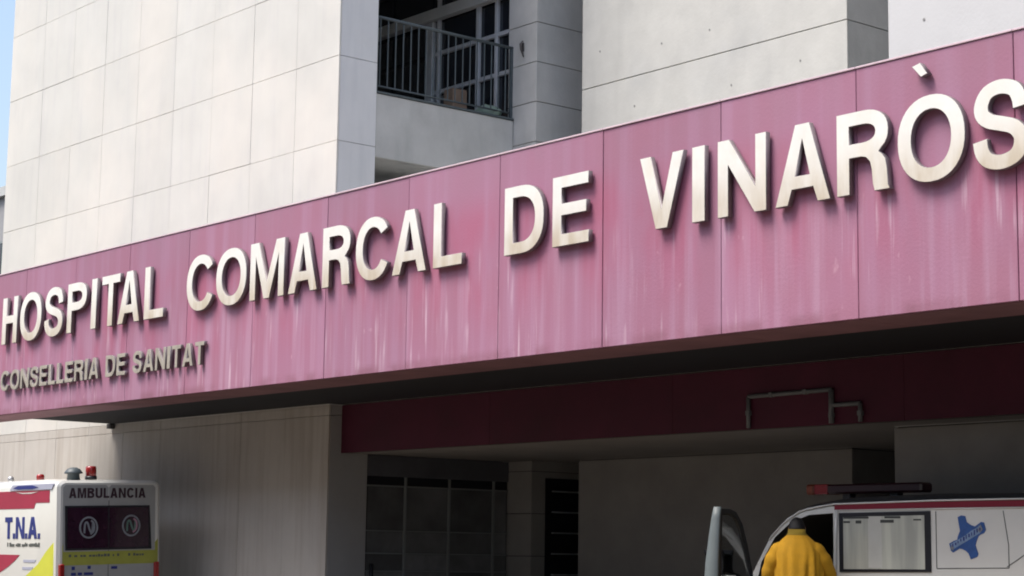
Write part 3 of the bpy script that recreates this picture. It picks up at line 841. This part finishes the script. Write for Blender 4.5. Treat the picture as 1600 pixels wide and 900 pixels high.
# red band with its steps, roof rail, slot
deco('red_band', [(-29.55, 2.30), (-26.20, 2.30), (-26.20, 2.115), (-26.66, 2.115), (-26.72, 2.03), (-28.30, 2.03), (-28.45, 2.115), (-29.55, 2.115)], M['red'])
deco('roof_rail', [(-27.55, 2.31), (-26.12, 2.31), (-26.05, 2.395), (-27.45, 2.395)], M['lavender'], y=y0 - 0.004, d=0.02)
deco('side_vent', [(-27.42, 2.345), (-27.25, 2.38), (-26.75, 2.38), (-26.55, 2.345), (-26.75, 2.325), (-27.25, 2.325)], M['navy'], y=y0 - 0.016)
deco('white_arc', [(-27.35, 2.285), (-27.1, 2.255), (-26.8, 2.255), (-26.55, 2.285), (-26.8, 2.272), (-27.1, 2.272)], M['van_white'], y=y0 - 0.007)
deco('side_window', [(-29.3, 1.45), (-28.03, 1.45), (-28.08, 1.98), (-29.3, 1.98)], M['amb_glass'])
deco('red_swoosh', [(-28.6, 1.33), (-27.18, 1.33), (-27.35, 1.24), (-27.6, 1.14), (-27.95, 1.03), (-28.6, 0.95)], M['red'])
deco('yellow_flank', [(-26.05, 1.52), (-26.30, 1.38), (-26.55, 1.20), (-26.95, 1.02), (-27.4, 0.86), (-27.4, 0.55), (-26.05, 0.55)], M['yellow'])
deco('grey_mark', [(-27.05, 1.26), (-26.62, 1.26), (-26.66, 1.22), (-27.05, 1.22)], M['lavender'])
deco('grey_mark', [(-27.08, 1.15), (-26.72, 1.15), (-26.76, 1.11), (-27.08, 1.11)], M['lavender'])
# company letters on the flank
gs = word_loops('T.N.A.', -27.71, -26.50, 1.575, 0.33, 0.085, 0.075, 0.08)
flat('lettering', gs, 0.006, M['navy'], A0, (-0.06, yf - 0.001, 0))['label'] = 'navy letters T.N.A. on the white flank'
bm = bmesh.new(); x = -27.68
while x < -26.58:
    wd = random.uniform(0.025, 0.06)
    bm_box(bm, x, x + wd, yf - 0.004, yf, 1.455 + random.choice((0, 0, 0.006)), 1.455 + random.choice((0.04, 0.05, 0.062)))
    x += wd + random.choice((0.012, 0.012, 0.045))
obj('small_print', bm_mesh(bm, 'small_print'), M['print_grey'], A0)['kind'] = 'stuff'
# the back
xb = -26.0 + 0.002
SH = 0.06
def back(name, pts, m, x=xb, d=0.006, parent=A0):
    return flat(name, [[pts]], d, m, parent, (x, SH, 0), RIGHT)
flat('lettering', word_loops('AMBULANCIA', 13.05, 14.33, 2.175, 0.150, 0.036, 0.030, 0.16), 0.006, M['print'], A0, (xb, SH, 0), RIGHT)['label'] = 'dark letters AMBULANCIA on the back above the windows'
rw = back('rear_window', [(13.00, 1.40), (14.44, 1.40), (14.40, 2.06), (12.985, 2.06)], M['black'], d=0.012)
for a, b in ((13.03, 13.70), (13.72, 14.39)):
    flat('pane', [[[(a, 1.43), (b, 1.43), (b - 0.01, 2.03), (a, 2.03)]]], 0.006, M['amb_glass'], rw, (xb + 0.006, SH, 0), RIGHT)
for cy, cz, c2 in ((13.375, 1.735, M['sticker']), (14.085, 1.755, M['sticker_pink'])):
    ring = [ell(cy, cz, 0.155, 0.165, 0, 360, 28, 2)[:-1], ell(cy, cz, 0.128, 0.138, 0, 360, 28, 2)[:-1]]
    rg = flat('round_sticker', [ring], 0.004, M['sticker'], rw, (xb + 0.011, SH, 0), RIGHT)
    zig = ribbon([(cy - .07, cz - .085), (cy - .06, cz + .05), (cy - .02, cz + .07), (cy + .02, cz - .04), (cy + .055, cz - .07), (cy + .07, cz + .08)], (.03, .03), 4)
    flat('sticker_mark', [[zig]], 0.003, M['sticker'] if c2 is M['sticker'] else M['sticker_green'], rw, (xb + 0.010, SH, 0), RIGHT)
    arc_ = ribbon([(cy + .03, cz - .10), (cy + .085, cz - .05), (cy + .09, cz + .05), (cy + .04, cz + .105)], (.028, .028), 5)
    flat('sticker_mark', [[arc_]], 0.003, c2, rw, (xb + 0.0112, SH, 0), RIGHT)
for a, b in ((12.955, 13.703), (13.711, 14.50)):
    back('rear_door', [(a, 0.66), (b, 0.66), (b, 2.33), (b - 0.04, 2.37), (a + 0.04, 2.37), (a, 2.33)], M['rear_paint_shaded'], x=xb - 0.001, d=0.003)
back('yellow_back', [(12.97, 1.18), (14.50, 1.18), (14.50, 1.38), (12.97, 1.38)], M['yellow_dim'])
back('yellow_edge', [(12.955, 1.17), (12.968, 1.17), (12.968, 1.50), (12.955, 1.46)], M['yellow_dim'])
back('yellow_edge', [(14.502, 1.10), (14.55, 1.10), (14.55, 1.55), (14.502, 1.50)], M['yellow_dim'])
bm = bmesh.new(); yy = 13.12
while yy < 14.35:
    wd = random.uniform(0.02, 0.05)
    if not (13.95 < yy < 14.1):
        bm_box(bm, xb, xb + 0.006, yy, yy + wd, 1.30, 1.30 + random.choice((0.03, 0.04)))
    yy += wd + random.choice((0.012, 0.012, 0.05))
obj('small_print', bm_mesh(bm, 'small_print'), M['print_grey'], A0)['kind'] = 'stuff'
bm = bmesh.new()
for a, b, z, zz in ((13.17, 13.22, 1.11, 1.16), (13.43, 13.48, 1.12, 1.165), (13.82, 13.92, 1.11, 1.15), (13.16, 13.24, 1.03, 1.07), (13.27, 13.34, 1.03, 1.07), (13.37, 13.52, 1.03, 1.07)):
    bm_box(bm, xb, xb + 0.006, a, b, z, zz)
obj('plate_print', bm_mesh(bm, 'plate_print'), M['navy'], A0)['kind'] = 'stuff'
for yy in (y0 + 0.03, y1 - 0.11):
    box('tail_light', -26.03, -25.955, yy, yy + 0.08, 0.85, 1.20, M['red_lamp'], A0, 0.012)
box('bumper', -26.06, -25.90, y0 + 0.02, y1 - 0.02, 0.42, 0.62, M['rubber'], A0, 0.03)
bm = bmesh.new(); bm_box(bm, xb - 0.001, xb + 0.002, 13.766, 13.774, 0.7, 2.14)
obj('door_seam', bm_mesh(bm, 'door_seam'), M['black'], A0)
# roof fittings
lathe('roof_vent', [(0, 0.19), (0.05, 0.185), (0.10, 0.16), (0.135, 0.115), (0.14, 0.095), (0.09, 0.09), (0.10, 0.0), (0.0, 0.0)], (-26.22, 13.29, 2.45), (0, 0, 1), M['rail'], A0, 20)
bc = lathe('beacon', [(0, 0.205), (0.07, 0.20), (0.082, 0.18), (0.082, 0.05), (0.07, 0.045)], (-26.2, 13.57, 2.455), (0, 0, 1), M['red_lamp'], A0, 18)
lathe('base', [(0.0, 0.05), (0.09, 0.05), (0.09, 0.0), (0, 0)], (-26.2, 13.57, 2.455), (0, 0, 1), M['black'], bc, 18)
lathe('beacon', [(0, 0.10), (0.05, 0.095), (0.062, 0.07), (0.062, 0.0), (0, 0)], (-27.35, 13.3, 2.465), (0, 0, 1), M['red_lamp'], A0, 16)
lathe('antenna_base', [(0, 0.09), (0.035, 0.085), (0.05, 0.05), (0.05, 0.0), (0, 0)], (-28.4, 13.3, 2.465), (0, 0, 1), M['rim'], A0, 14)
A0.rotation_euler = (R(2.0), 0, 0)

# ---- van at the right: nose to the left, driver's door open
V = thing('ambulance_van', 'white van with blue cross emblem and open front door under the canopy', 'van', (-12.0, 14.2, 0.0))
v0, v1 = 14.20, 15.55
sv = [(-9.62, v0 + .18, v1 - .18, .50, 1.90, .30, .10, .05), (-9.70, v0 + .06, v1 - .06, .42, 1.99, .45, .10, .08), (-9.95, v0, v1, .38, 2.045, .55, .10, .08), (-11.2, v0, v1, .36, 2.06, .55, .105, .08),
      (-12.2, v0, v1, .36, 2.04, .55, .11, .08), (-12.55, v0, v1, .36, 1.995, .55, .11, .08), (-12.80, v0, v1, .36, 1.90, .50, .11, .08), (-13.02, v0, v1, .36, 1.73, .45, .12, .08),
      (-13.22, v0, v1, .36, 1.42, .35, .12, .08), (-13.36, v0 + .01, v1 - .01, .36, 1.20, .30, .12, .08), (-13.9, v0 + .03, v1 - .03, .38, 1.03, .3, .12, .08), (-14.12, v0 + .10, v1 - .10, .42, .86, .25, .1, .08), (-14.2, v0 + .2, v1 - .2, .48, .70, .2, .08, .06)]
door_hole = [(-12.19, .42), (-12.19, 1.865), (-12.50, 1.85), (-12.74, 1.775), (-12.95, 1.625), (-13.13, 1.38), (-13.20, 1.15), (-13.20, .42)]
me = cut(loft(sv), M['van_grey'], [(prism_xz(door_hole, v0 - .3, v1 - .12), M['inside']),
                                   (disc_cut(-13.62, .33, .38, v0 - .3, v0 + .28), M['rubber']), (disc_cut(-13.62, .33, .38, v1 - .28, v1 + .3), M['rubber']),
                                   (disc_cut(-10.55, .33, .38, v0 - .3, v0 + .28), M['rubber']), (disc_cut(-10.55, .33, .38, v1 - .28, v1 + .3), M['rubber'])])
me.materials.append(M['roof_dark']); ri = len(me.materials) - 1
for p_ in me.polygons:
    if p_.normal.z > 0.25 and p_.center.z > 1.93: p_.material_index = ri
obj('body', me, None, V)
for x in (-13.62, -10.55):
    wheel(x, v0 + .12, .33, .32, -1, V); wheel(x, v1 - .12, .33, .32, 1, V)
yv = v0 - 0.002
def dv(name, pts, m, y=yv, d=0.006, parent=V): return flat(name, [[pts]], d, m, parent, (0, y, 0))
dv('red_stripe', [(-12.17, 1.897), (-11.0, 1.903), (-9.97, 1.905), (-9.99, 1.962), (-11.0, 1.960), (-12.17, 1.948)], M['dark_red'], d=0.008)
tube('roof_gutter', [(-13.02, v0 - .004, 1.60), (-12.84, v0 - .004, 1.76), (-12.62, v0 - .006, 1.885), (-12.4, v0 - .008, 1.925), (-12.17, v0 - .008, 1.953), (-11.0, v0 - .008, 1.972), (-9.99, v0 - .006, 1.975)], 0.009, M['van_grey'], V, 6)
tube('roof_gutter', [(-12.17, v0 - .006, 1.890), (-9.99, v0 - .006, 1.896)], 0.007, M['van_grey'], V, 6)
tube('pillar_trim', [(-12.135, v0 - .010, 1.895), (-12.155, v0 - .012, 1.6), (-12.165, v0 - .014, 1.2), (-12.165, v0 - .012, 0.6)], 0.017, M['van_white'], V, 8)
sw = dv('side_window', [(-12.11, 1.285), (-11.02, 1.300), (-11.02, 1.875), (-12.11, 1.865)], M['black'], d=0.018)
pn = flat('pane', [[[(-12.055, 1.315), (-11.085, 1.325), (-11.085, 1.835), (-12.055, 1.825)]]], 0.004, M['frosted'], sw, (0, yv - 0.009, 0))
for a, b, z, zz in ((-12.05, -11.97, 1.765, 1.785), (-11.90, -11.83, 1.76, 1.79), (-11.60, -11.44, 1.765, 1.795), (-11.21, -11.12, 1.785, 1.80), (-12.05, -11.74, 1.807, 1.826), (-11.55, -11.36, 1.807, 1.828)):
    flat('window_print', [[[(a, z), (b, z), (b, zz), (a, zz)]]], 0.003, M['shade_mark'], sw, (0, yv - 0.0115, 0))
flat('window_print', [[[(-11.75, 1.33), (-11.585, 1.33), (-11.585, 1.83), (-11.75, 1.83)]]], 0.002, M['curtain'], sw, (0, yv - 0.0108, 0))
# blue cross emblem
em = [(-10.712, 1.815), (-10.673, 1.83), (-10.63, 1.822), (-10.616, 1.768), (-10.569, 1.738), (-10.526, 1.727), (-10.457, 1.768), (-10.426, 1.762), (-10.409, 1.696), (-10.429, 1.666), (-10.472, 1.651), (-10.491, 1.636), (-10.511, 1.595), (-10.524, 1.554), (-10.495, 1.473), (-10.508, 1.448), (-10.577, 1.424), (-10.601, 1.478), (-10.631, 1.503), (-10.668, 1.518), (-10.7, 1.523), (-10.77, 1.486), (-10.795, 1.502), (-10.813, 1.568), (-10.761, 1.594), (-10.723, 1.605), (-10.716, 1.635), (-10.69, 1.687), (-10.706, 1.769)]
ed = dv('emblem', em, M['blue'], y=yv - 0.001)
ed['label'] = 'blue four armed cross emblem on the white panel'
bandp = [(-10.775, 1.512), (-10.47, 1.665), (-10.455, 1.735), (-10.475, 1.735), (-10.50, 1.715), (-10.56, 1.690), (-10.64, 1.640), (-10.72, 1.600), (-10.795, 1.565)]
flat('emblem_band', [[bandp]], 0.003, M['blue_pale'], ed, (0, yv - 0.0045, 0))
def tilted(ch, x, z, h, w_, ang):
    c_, s_ = math.cos(ang), math.sin(ang)
    return [[(x + a * c_ - b * s_, z + a * s_ + b * c_) for a, b in lp] for lp in glyph(ch, w_, h, .012, .010)]
eb = bmesh.new(); er = random.Random(3)
for k in range(11):
    t_ = k / 10; ex = -10.775 + .30 * t_; ez = 1.535 + .145 * t_
    bm_box(eb, ex, ex + er.uniform(.008, .018), yv - .0085, yv - .006, ez + er.uniform(-.004, .010), ez + er.uniform(.026, .044))
obj('emblem_print', bm_mesh(eb, 'emblem_print'), M['navy'], ed)['kind'] = 'stuff'
flat('emblem_patch', [[[(-10.495, 1.693), (-10.462, 1.745), (-10.437, 1.700), (-10.467, 1.668)]]], 0.003, M['sticker'], ed, (0, yv - 0.0065, 0))
flat('emblem_patch', [[[(-10.795, 1.520), (-10.770, 1.505), (-10.752, 1.530), (-10.785, 1.556)]]], 0.003, M['sticker'], ed, (0, yv - 0.0063, 0))
# seams of the side panel
seam = bmesh.new()
def line(bm, p, q, r=0.004): bm_tube(bm, [(p[0], yv, p[1]), (q[0], yv, q[1])], r, 5)
for p, q in (((-10.96, 1.87), (-10.96, 1.335)), ((-10.96, 1.335), (-10.17, 1.350)), ((-10.17, 1.350), (-10.17, 1.56)), ((-10.17, 1.56), (-10.22, 1.87)), ((-10.19, 1.36), (-9.95, 1.50)), ((-12.10, 1.23), (-9.95, 1.245))):
    line(seam, p, q)
obj('panel_seam', bm_mesh(seam, 'panel_seam'), M['print_grey'], V)
# roof light bar
lb = box('light_bar', -12.98, -11.62, 14.83, 15.02, 2.085, 2.185, M['dark_lamp'], V, 0.02)
box('lamp_end', -13.10, -12.985, 14.825, 15.025, 2.08, 2.19, M['orange_lamp'], lb, 0.02)
box('lamp_end', -12.978, -12.80, 14.822, 15.028, 2.082, 2.188, M['red_lamp'], lb, 0.008)
for x in (-12.6, -12.0):
    box('bar_foot', x - .05, x + .05, 14.88, 14.97, 2.02, 2.09, M['black'], lb, 0.004)
lathe('roof_vent', [(0, 0.06), (0.10, 0.055), (0.13, 0.03), (0.13, 0), (0, 0)], (-10.35, 14.95, 2.06), (0, 0, 1), M['rim'], V, 18)
# windscreen, headlight, grille, bumper
ws = bmesh.new()
q = [(-12.83, 1.86), (-13.19, 1.47)]
def wsp(x, z, y): return (x - 0.022, y, z + 0.02)
vs = [ws.verts.new(wsp(q[0][0], q[0][1], v0 + .42)), ws.verts.new(wsp(q[0][0], q[0][1], v1 - .42)), ws.verts.new(wsp(q[1][0], q[1][1], v1 - .16)), ws.verts.new(wsp(q[1][0], q[1][1], v0 + .16))]
f = ws.faces.new(vs)
r_ = bmesh.ops.extrude_face_region(ws, geom=[f])
bmesh.ops.translate(ws, verts=[e for e in r_['geom'] if isinstance(e, bmesh.types.BMVert)], vec=(-0.012, 0, 0.01))
obj('windscreen', bm_mesh(ws, 'windscreen'), M['amb_glass'], V)
for y in (v0 + .14, v1 - .42):
    box('headlight', -14.12, -13.98, y, y + .28, .72, .90, M['frosted'], V, 0.03)
box('bumper', -14.26, -14.05, v0 + .03, v1 - .03, .38, .58, M['rubber'], V, 0.04)
box('bumper', -9.72, -9.54, v0 + .03, v1 - .03, .38, .58, M['rubber'], V, 0.04)
for y in (v0 + .05, v1 - .17):
    box('tail_light', -9.72, -9.63, y, y + .12, .85, 1.25, M['red_lamp'], V, 0.02)
# seat and steering wheel seen through the doorway
se = box('seat', -12.55, -12.24, v0 + .22, v0 + .72, .62, .80, M['trousers'], V, 0.05)
box('backrest', -12.36, -12.22, v0 + .22, v0 + .72, .80, 1.40, M['trousers'], se, 0.05)
swl = []
for i in range(21):
    a = 2 * math.pi * i / 20
    swl.append((-12.93 + 0.09 * math.sin(a), v0 + .47 + 0.19 * math.cos(a), 1.13 + 0.16 * math.sin(a)))
tube('steering_wheel', swl, 0.014, M['rubber'], V, 6)
# open driver's door, hinged at the front pillar
hinge = Vector((-13.21, v0 - 0.01, 0))
phi = R(68); dd = Vector((math.cos(phi), -math.sin(phi), 0)); nn = Vector((-math.sin(phi), -math.cos(phi), 0))   # along the door, outward skin
def dpt(s, z, o=0.0):
    p = hinge + dd * s + nn * o; return (p.x, p.y, z)
def door_prism(pts, o0, o1, hole=None):
    groups = [[pts] + ([hole] if hole else [])]
    me = loops_mesh(groups, abs(o1 - o0), 0.006, 'door')
    om = (o0 + o1) / 2
    T = Matrix(((dd.x, 0, nn.x, hinge.x + nn.x * om), (dd.y, 0, nn.y, hinge.y + nn.y * om), (0, 1, 0, 0), (0, 0, 0, 1)))
    me.transform(T); return me
outline = [(0.02, .45), (0.98, .45), (1.0, 1.15), (0.985, 1.60), (0.95, 1.90), (0.66, 1.90), (0.50, 1.87), (0.34, 1.76), (0.20, 1.55), (0.04, 1.22)]
hole = [(0.09, 1.20), (0.90, 1.20), (0.885, 1.60), (0.86, 1.84), (0.66, 1.845), (0.52, 1.81), (0.38, 1.70), (0.25, 1.50)]
od = obj('open_door', door_prism(outline, 0.0, 0.05, hole), M['inside'], V)
obj('door_skin', door_prism([(x, min(z, 1.19)) for x, z in outline if z < 1.3], 0.051, 0.075), M['van_grey'], od)
# rear edge of the door, darker grey than its skin, turned in like the flank of the body
bm = bmesh.new()
ring = []
for z, s, wd in ((.46, 1.0, .10), (1.10, 1.02, .11), (1.35, 1.01, .10), (1.62, .985, .075), (1.80, .965, .055), (1.91, .945, .04)):
    ring.append([bm.verts.new(dpt(s, z, -0.02)), bm.verts.new(dpt(s + 0.025, z, -0.01)), bm.verts.new(dpt(s + 0.03, z, .05)), bm.verts.new(dpt(s + 0.01, z, .02 + wd)), bm.verts.new(dpt(s - 0.03, z, .02 + wd))])
for a, b in zip(ring, ring[1:]):
    for k in range(5): bm.faces.new((a[k], a[(k + 1) % 5], b[(k + 1) % 5], b[k]))
bm.faces.new(ring[0]); bm.faces.new(ring[-1][::-1])
obj('door_edge', bm_mesh(bm, 'door_edge'), M['door_edge_grey'], od, smooth=True)
obj('pane', door_prism(hole, 0.02, 0.028), M['clear_glass'], od)
mr = bmesh.new(); bmesh.ops.create_cube(mr, size=1)
for v in mr.verts:
    p = hinge + dd * (0.48 + v.co.x * 0.25) + nn * (0.20 + v.co.y * 0.12); v.co = Vector((p.x, p.y, 1.36 + v.co.z * 0.19))
bmesh.ops.bevel(mr, geom=mr.edges[:], offset=0.03, segments=2, affect='EDGES')
mo = obj('door_mirror', bm_mesh(mr, 'door_mirror'), M['black'], od)
tube('mirror_arm', [dpt(.3, 1.22, .06), dpt(.4, 1.27, .16)], 0.02, M['black'], od)
box('mirror_label', dpt(.62, 0)[0] - .04, dpt(.62, 0)[0] + .08, dpt(.62, 0)[1] - .06, dpt(.62, 0)[1] - .03, 1.205, 1.235, M['van_white'], od, 0.002)
SV = 14.75 / 14.2
V.location = (-12.0 * SV, 14.2 * SV, 0.0)
V.scale = (SV, SV, 1.011)
# ================================================================== PERSON
def skin_mesh(pts, edges, radii, sub=2, root=0):
    me = bpy.data.meshes.new('sk'); me.from_pydata(pts, edges, [])
    o = bpy.data.objects.new('sk', me); COL.objects.link(o)
    md = o.modifiers.new('s', 'SKIN'); md.use_smooth_shade = True
    lay_ = me.skin_vertices[0] if me.skin_vertices else None
    if lay_ is None:
        bm = bmesh.new(); bm.from_mesh(me); bm.verts.layers.skin.verify(); bm.to_mesh(me); bm.free(); lay_ = me.skin_vertices[0]
    for i, r in enumerate(radii):
        r = r if isinstance(r, tuple) else (r, r)
        lay_.data[i].radius = r; lay_.data[i].use_root = (i == root)
    s2 = o.modifiers.new('u', 'SUBSURF'); s2.levels = sub; s2.render_levels = sub
    dg = bpy.context.evaluated_depsgraph_get()
    out = bpy.data.meshes.new_from_object(o.evaluated_get(dg))
    bpy.data.objects.remove(o)
    for p in out.polygons: p.use_smooth = True
    return out

PX, PY = -12.66, 14.22
face = math.atan2(0.72, -0.60) - math.pi / 2      # the way the person faces
PT = Matrix.Translation((PX, PY, 0)) @ Matrix.Rotation(face, 4, 'Z') @ Matrix.Shear('XY', 4, (-0.045, 0.03)) @ Matrix.Translation((0.06, -0.04, 0))
P0 = thing('person', 'person in yellow jacket, back turned, at the open door of the van', 'person', (PX, PY, 0.0))
J = {}; pts = []; rad = []; edg = []
def J_(n, p, r, par=None):
    J[n] = len(pts); pts.append(p); rad.append(r)
    if par: edg.append((J[par], J[n]))
J_('pelvis', (0, 0, .98), (.15, .11)); J_('waist', (0, .01, 1.12), (.135, .10), 'pelvis'); J_('chest', (0, .03, 1.34), (.155, .11), 'waist'); J_('upper', (0, .05, 1.50), (.12, .09), 'chest')
J_('neck', (0, .09, 1.60), (.055, .055), 'upper'); J_('nape', (0, .15, 1.67), (.055, .055), 'neck')
for s, n in ((-1, 'l'), (1, 'r')):
    J_('sh' + n, (s * .185, .04, 1.49), (.065, .065), 'upper'); J_('up' + n, (s * .265, .06, 1.36), (.052, .052), 'sh' + n); J_('el' + n, (s * .30, .16, 1.20), (.042, .042), 'up' + n)
    J_('fo' + n, (s * .25, .30, 1.17), (.038, .038), 'el' + n); J_('wr' + n, (s * .20, .42, 1.16), (.026, .03), 'fo' + n); J_('pa' + n, (s * .19, .49, 1.16), (.022, .038), 'wr' + n)
    J_('hi' + n, (s * .10, 0, .90), (.095, .095), 'pelvis'); J_('th' + n, (s * .11, .02, .70), (.08, .08), 'hi' + n); J_('kn' + n, (s * .11, .03, .50), (.056, .056), 'th' + n)
    J_('ca' + n, (s * .11, .0, .34), (.056, .056), 'kn' + n); J_('an' + n, (s * .11, -.01, .10), (.038, .038), 'ca' + n); J_('to' + n, (s * .12, .14, .045), (.04, .03), 'an' + n)
bme = skin_mesh(pts, edg, rad, 2, 0)
# fingers rooted in each palm, and the head, joined to the same body mesh
fb_ = bmesh.new(); fb_.from_mesh(bme)
for s in (-1, 1):
    for k, (off, ln) in enumerate(((-.030, .062), (-.010, .075), (.010, .070), (.029, .055))):
        b0 = Vector((s * .19, .50, 1.16 + off))
        bm_tube(fb_, [b0, b0 + Vector((0, ln * .5, .0)), b0 + Vector((-s * ln * .25, ln * .85, 0)), b0 + Vector((-s * ln * .55, ln * .9, 0))], [.010, .0095, .0085, .006], 8)
    t0 = Vector((s * .19, .455, 1.185)); bm_tube(fb_, [t0, t0 + Vector((-s * .02, .025, .022)), t0 + Vector((-s * .035, .055, .03))], [.013, .011, .007], 8)
hd = bmesh.new(); bmesh.ops.create_uvsphere(hd, u_segments=28, v_segments=20, radius=1)
for v in hd.verts:
    c = v.co.copy(); y = c.y; z = c.z; x = c.x
    w_ = 1 - 0.22 * max(0, -z) ** 1.3
    q_ = Vector((x * .076 * w_, y * .098, z * .118))
    if y > 0.5: q_.y -= 0.012 * (1 - abs(z))                       # flat of the face
    if y > 0.75 and abs(x) < .22 and -0.35 < z < 0.12: q_.y += 0.026 * (1 - abs(x) / .22)     # nose
    if y > 0.6 and 0.12 < z < 0.32 and 0.15 < abs(x) < 0.6: q_.y -= 0.006                    # eye sockets
    if y > 0.6 and -0.62 < z < -0.48 and abs(x) < 0.35: q_.y += 0.005                        # lips
    if abs(x) > .93 and abs(z) < .3: q_.x *= 1.14                                            # ears
    v.co = q_
tilt = Matrix.Translation((0, .21, 1.715)) @ Matrix.Rotation(R(-42), 4, 'X')
hd.transform(tilt)
tmp = bpy.data.meshes.new('h'); hd.to_mesh(tmp); fb_.from_mesh(tmp); hd.free()
bme2 = bpy.data.meshes.new('body'); fb_.to_mesh(bme2); fb_.free(); bme2.transform(PT)
obj('body', bme2, M['skin'], P0, smooth=True)
hr = bmesh.new(); bmesh.ops.create_uvsphere(hr, u_segments=28, v_segments=20, radius=1)
for v in hr.verts:
    c = v.co; n_ = 1 + 0.05 * noise.noise(c * 5)
    f_ = 1.09 if not (c.y > 0.35 and c.z < 0.55) and c.z > -0.62 else 0.86
    v.co = Vector((c.x * .078 * f_ * n_, c.y * .100 * f_ * n_, c.z * .121 * f_ * n_))
hr.transform(tilt); hr.transform(PT)
obj('hair', bm_mesh(hr, 'hair'), M['hair'], P0, smooth=True)
# jacket: a shell with folds, sleeves as their own tubes
def jacket_ring(z, hw, hd_, cy, amp, n=96):
    out = []
    for k in range(n):
        a = 2 * math.pi * k / n
        c, s = math.cos(a), math.sin(a)
        x = hw * math.copysign(abs(c) ** 0.85, c); y = cy + hd_ * math.copysign(abs(s) ** 0.85, s)
        f = 1 + amp * (0.5 * math.sin(a * 9 + z * 3) + 0.3 * math.sin(a * 15 - z * 7) + 0.8 * noise.noise(Vector((c * 3.4, s * 3.4, z * 1.6))))
        if amp > .03:
            for a0, dz_, wd, dp in ((-1.15, .5, .10, .11), (-1.85, -.7, .09, .10), (-1.5, .15, .06, .055), (-2.35, .5, .11, .10), (-.75, -.4, .10, .10), (-2.1, .9, .06, .055)):
                f -= dp * min(1, (1.5 - z) * 3) * math.exp(-(((a - 2 * math.pi if a > math.pi else a) - a0 - dz_ * (z - 1.3)) / wd) ** 2)
        out.append((x * f, cy + (y - cy) * f, z))
    return out
jb = bmesh.new(); rg = []
for (z, hw, hdp, cy, am) in ((.84, .215, .150, .0, .05), (.92, .235, .160, .0, .10), (1.02, .230, .160, .005, .12), (1.14, .228, .165, .012, .12), (1.26, .232, .168, .02, .11), (1.38, .236, .165, .035, .08), (1.48, .236, .158, .045, .035), (1.55, .205, .140, .055, .025), (1.605, .160, .120, .064, .015), (1.645, .115, .100, .075, .008), (1.67, .088, .086, .09, .004)):
    rg.append([jb.verts.new(p) for p in jacket_ring(z, hw, hdp, cy, am)])
for a, b in zip(rg, rg[1:]):
    for k in range(len(a)): jb.faces.new((a[k], a[(k + 1) % len(a)], b[(k + 1) % len(a)], b[k]))
jb.transform(PT)
jk = obj('jacket', bm_mesh(jb, 'jacket'), M['jacket'], P0, smooth=True)
cb_ = bmesh.new(); cr = []
for (z, hw, hdp, cy) in ((1.655, .104, .098, .080), (1.68, .090, .090, .092), (1.715, .084, .084, .110), (1.70, .072, .07, .105)):
    cr.append([cb_.verts.new(p) for p in jacket_ring(z, hw, hdp, cy, .01, 32)])
for a, b in zip(cr, cr[1:]):
    for k in range(32): cb_.faces.new((a[k], a[(k + 1) % 32], b[(k + 1) % 32], b[k]))
cb_.transform(PT)
obj('collar', bm_mesh(cb_, 'collar'), M['jacket_dark'], jk, smooth=True)
for s in (-1, 1):
    sb = bmesh.new()
    path = [Vector((s * .09, .055, 1.545)), Vector((s * .17, .05, 1.500)), Vector((s * .235, .05, 1.415)), Vector((s * .285, .075, 1.30)), Vector((s * .305, .13, 1.20)), Vector((s * .29, .21, 1.17)), Vector((s * .255, .31, 1.165)), Vector((s * .215, .41, 1.16))]
    rr = [.070, .095, .090, .078, .074, .066, .058, .048]
    fine = []; fr = []
    for i in range(len(path) - 1):
        for k in range(5):
            t = k / 5; fine.append(path[i].lerp(path[i + 1], t)); fr.append(rr[i] * (1 - t) + rr[i + 1] * t)
    fine.append(path[-1]); fr.append(rr[-1])
    fr = [r * (1 + .03 * math.sin(i * 1.3)) for i, r in enumerate(fr)]
    bm_tube(sb, fine, fr, 18)
    sb.transform(PT)
    obj('sleeve', bm_mesh(sb, 'sleeve'), M['jacket'], jk, smooth=True)
tp = []; te = []; tr = []
tp.append((0, 0, .98)); tr.append((.17, .13))
for s in (-1, 1):
    b0 = len(tp)
    tp += [(s * .10, 0, .86), (s * .112, .02, .62), (s * .112, .02, .40), (s * .112, -.005, .12)]; tr += [.105, .09, .076, .066]
    te += [(0, b0), (b0, b0 + 1), (b0 + 1, b0 + 2), (b0 + 2, b0 + 3)]
tme = skin_mesh(tp, te, tr, 2, 0); tme.transform(PT)
obj('trousers', tme, M['trousers'], P0)
for s in (-1, 1):
    sb = bmesh.new(); bmesh.ops.create_cube(sb, size=1)
    bmesh.ops.subdivide_edges(sb, edges=sb.edges[:], cuts=3, use_grid_fill=True)
    for v in sb.verts:
        c = v.co; tz = 0.045 + c.z * .10 * (1 if c.y < 0 else 1 - c.y * 1.0)
        v.co = Vector((s * .115 + c.x * (.095 if c.y > -.3 else .075), .055 + c.y * .29, max(tz, 0.0)))
    bmesh.ops.smooth_vert(sb, verts=sb.verts[:], factor=.5, use_axis_x=True, use_axis_y=True, use_axis_z=False)
    sb.transform(PT)
    obj('shoe', bm_mesh(sb, 'shoe'), M['shoe'], P0, smooth=True)
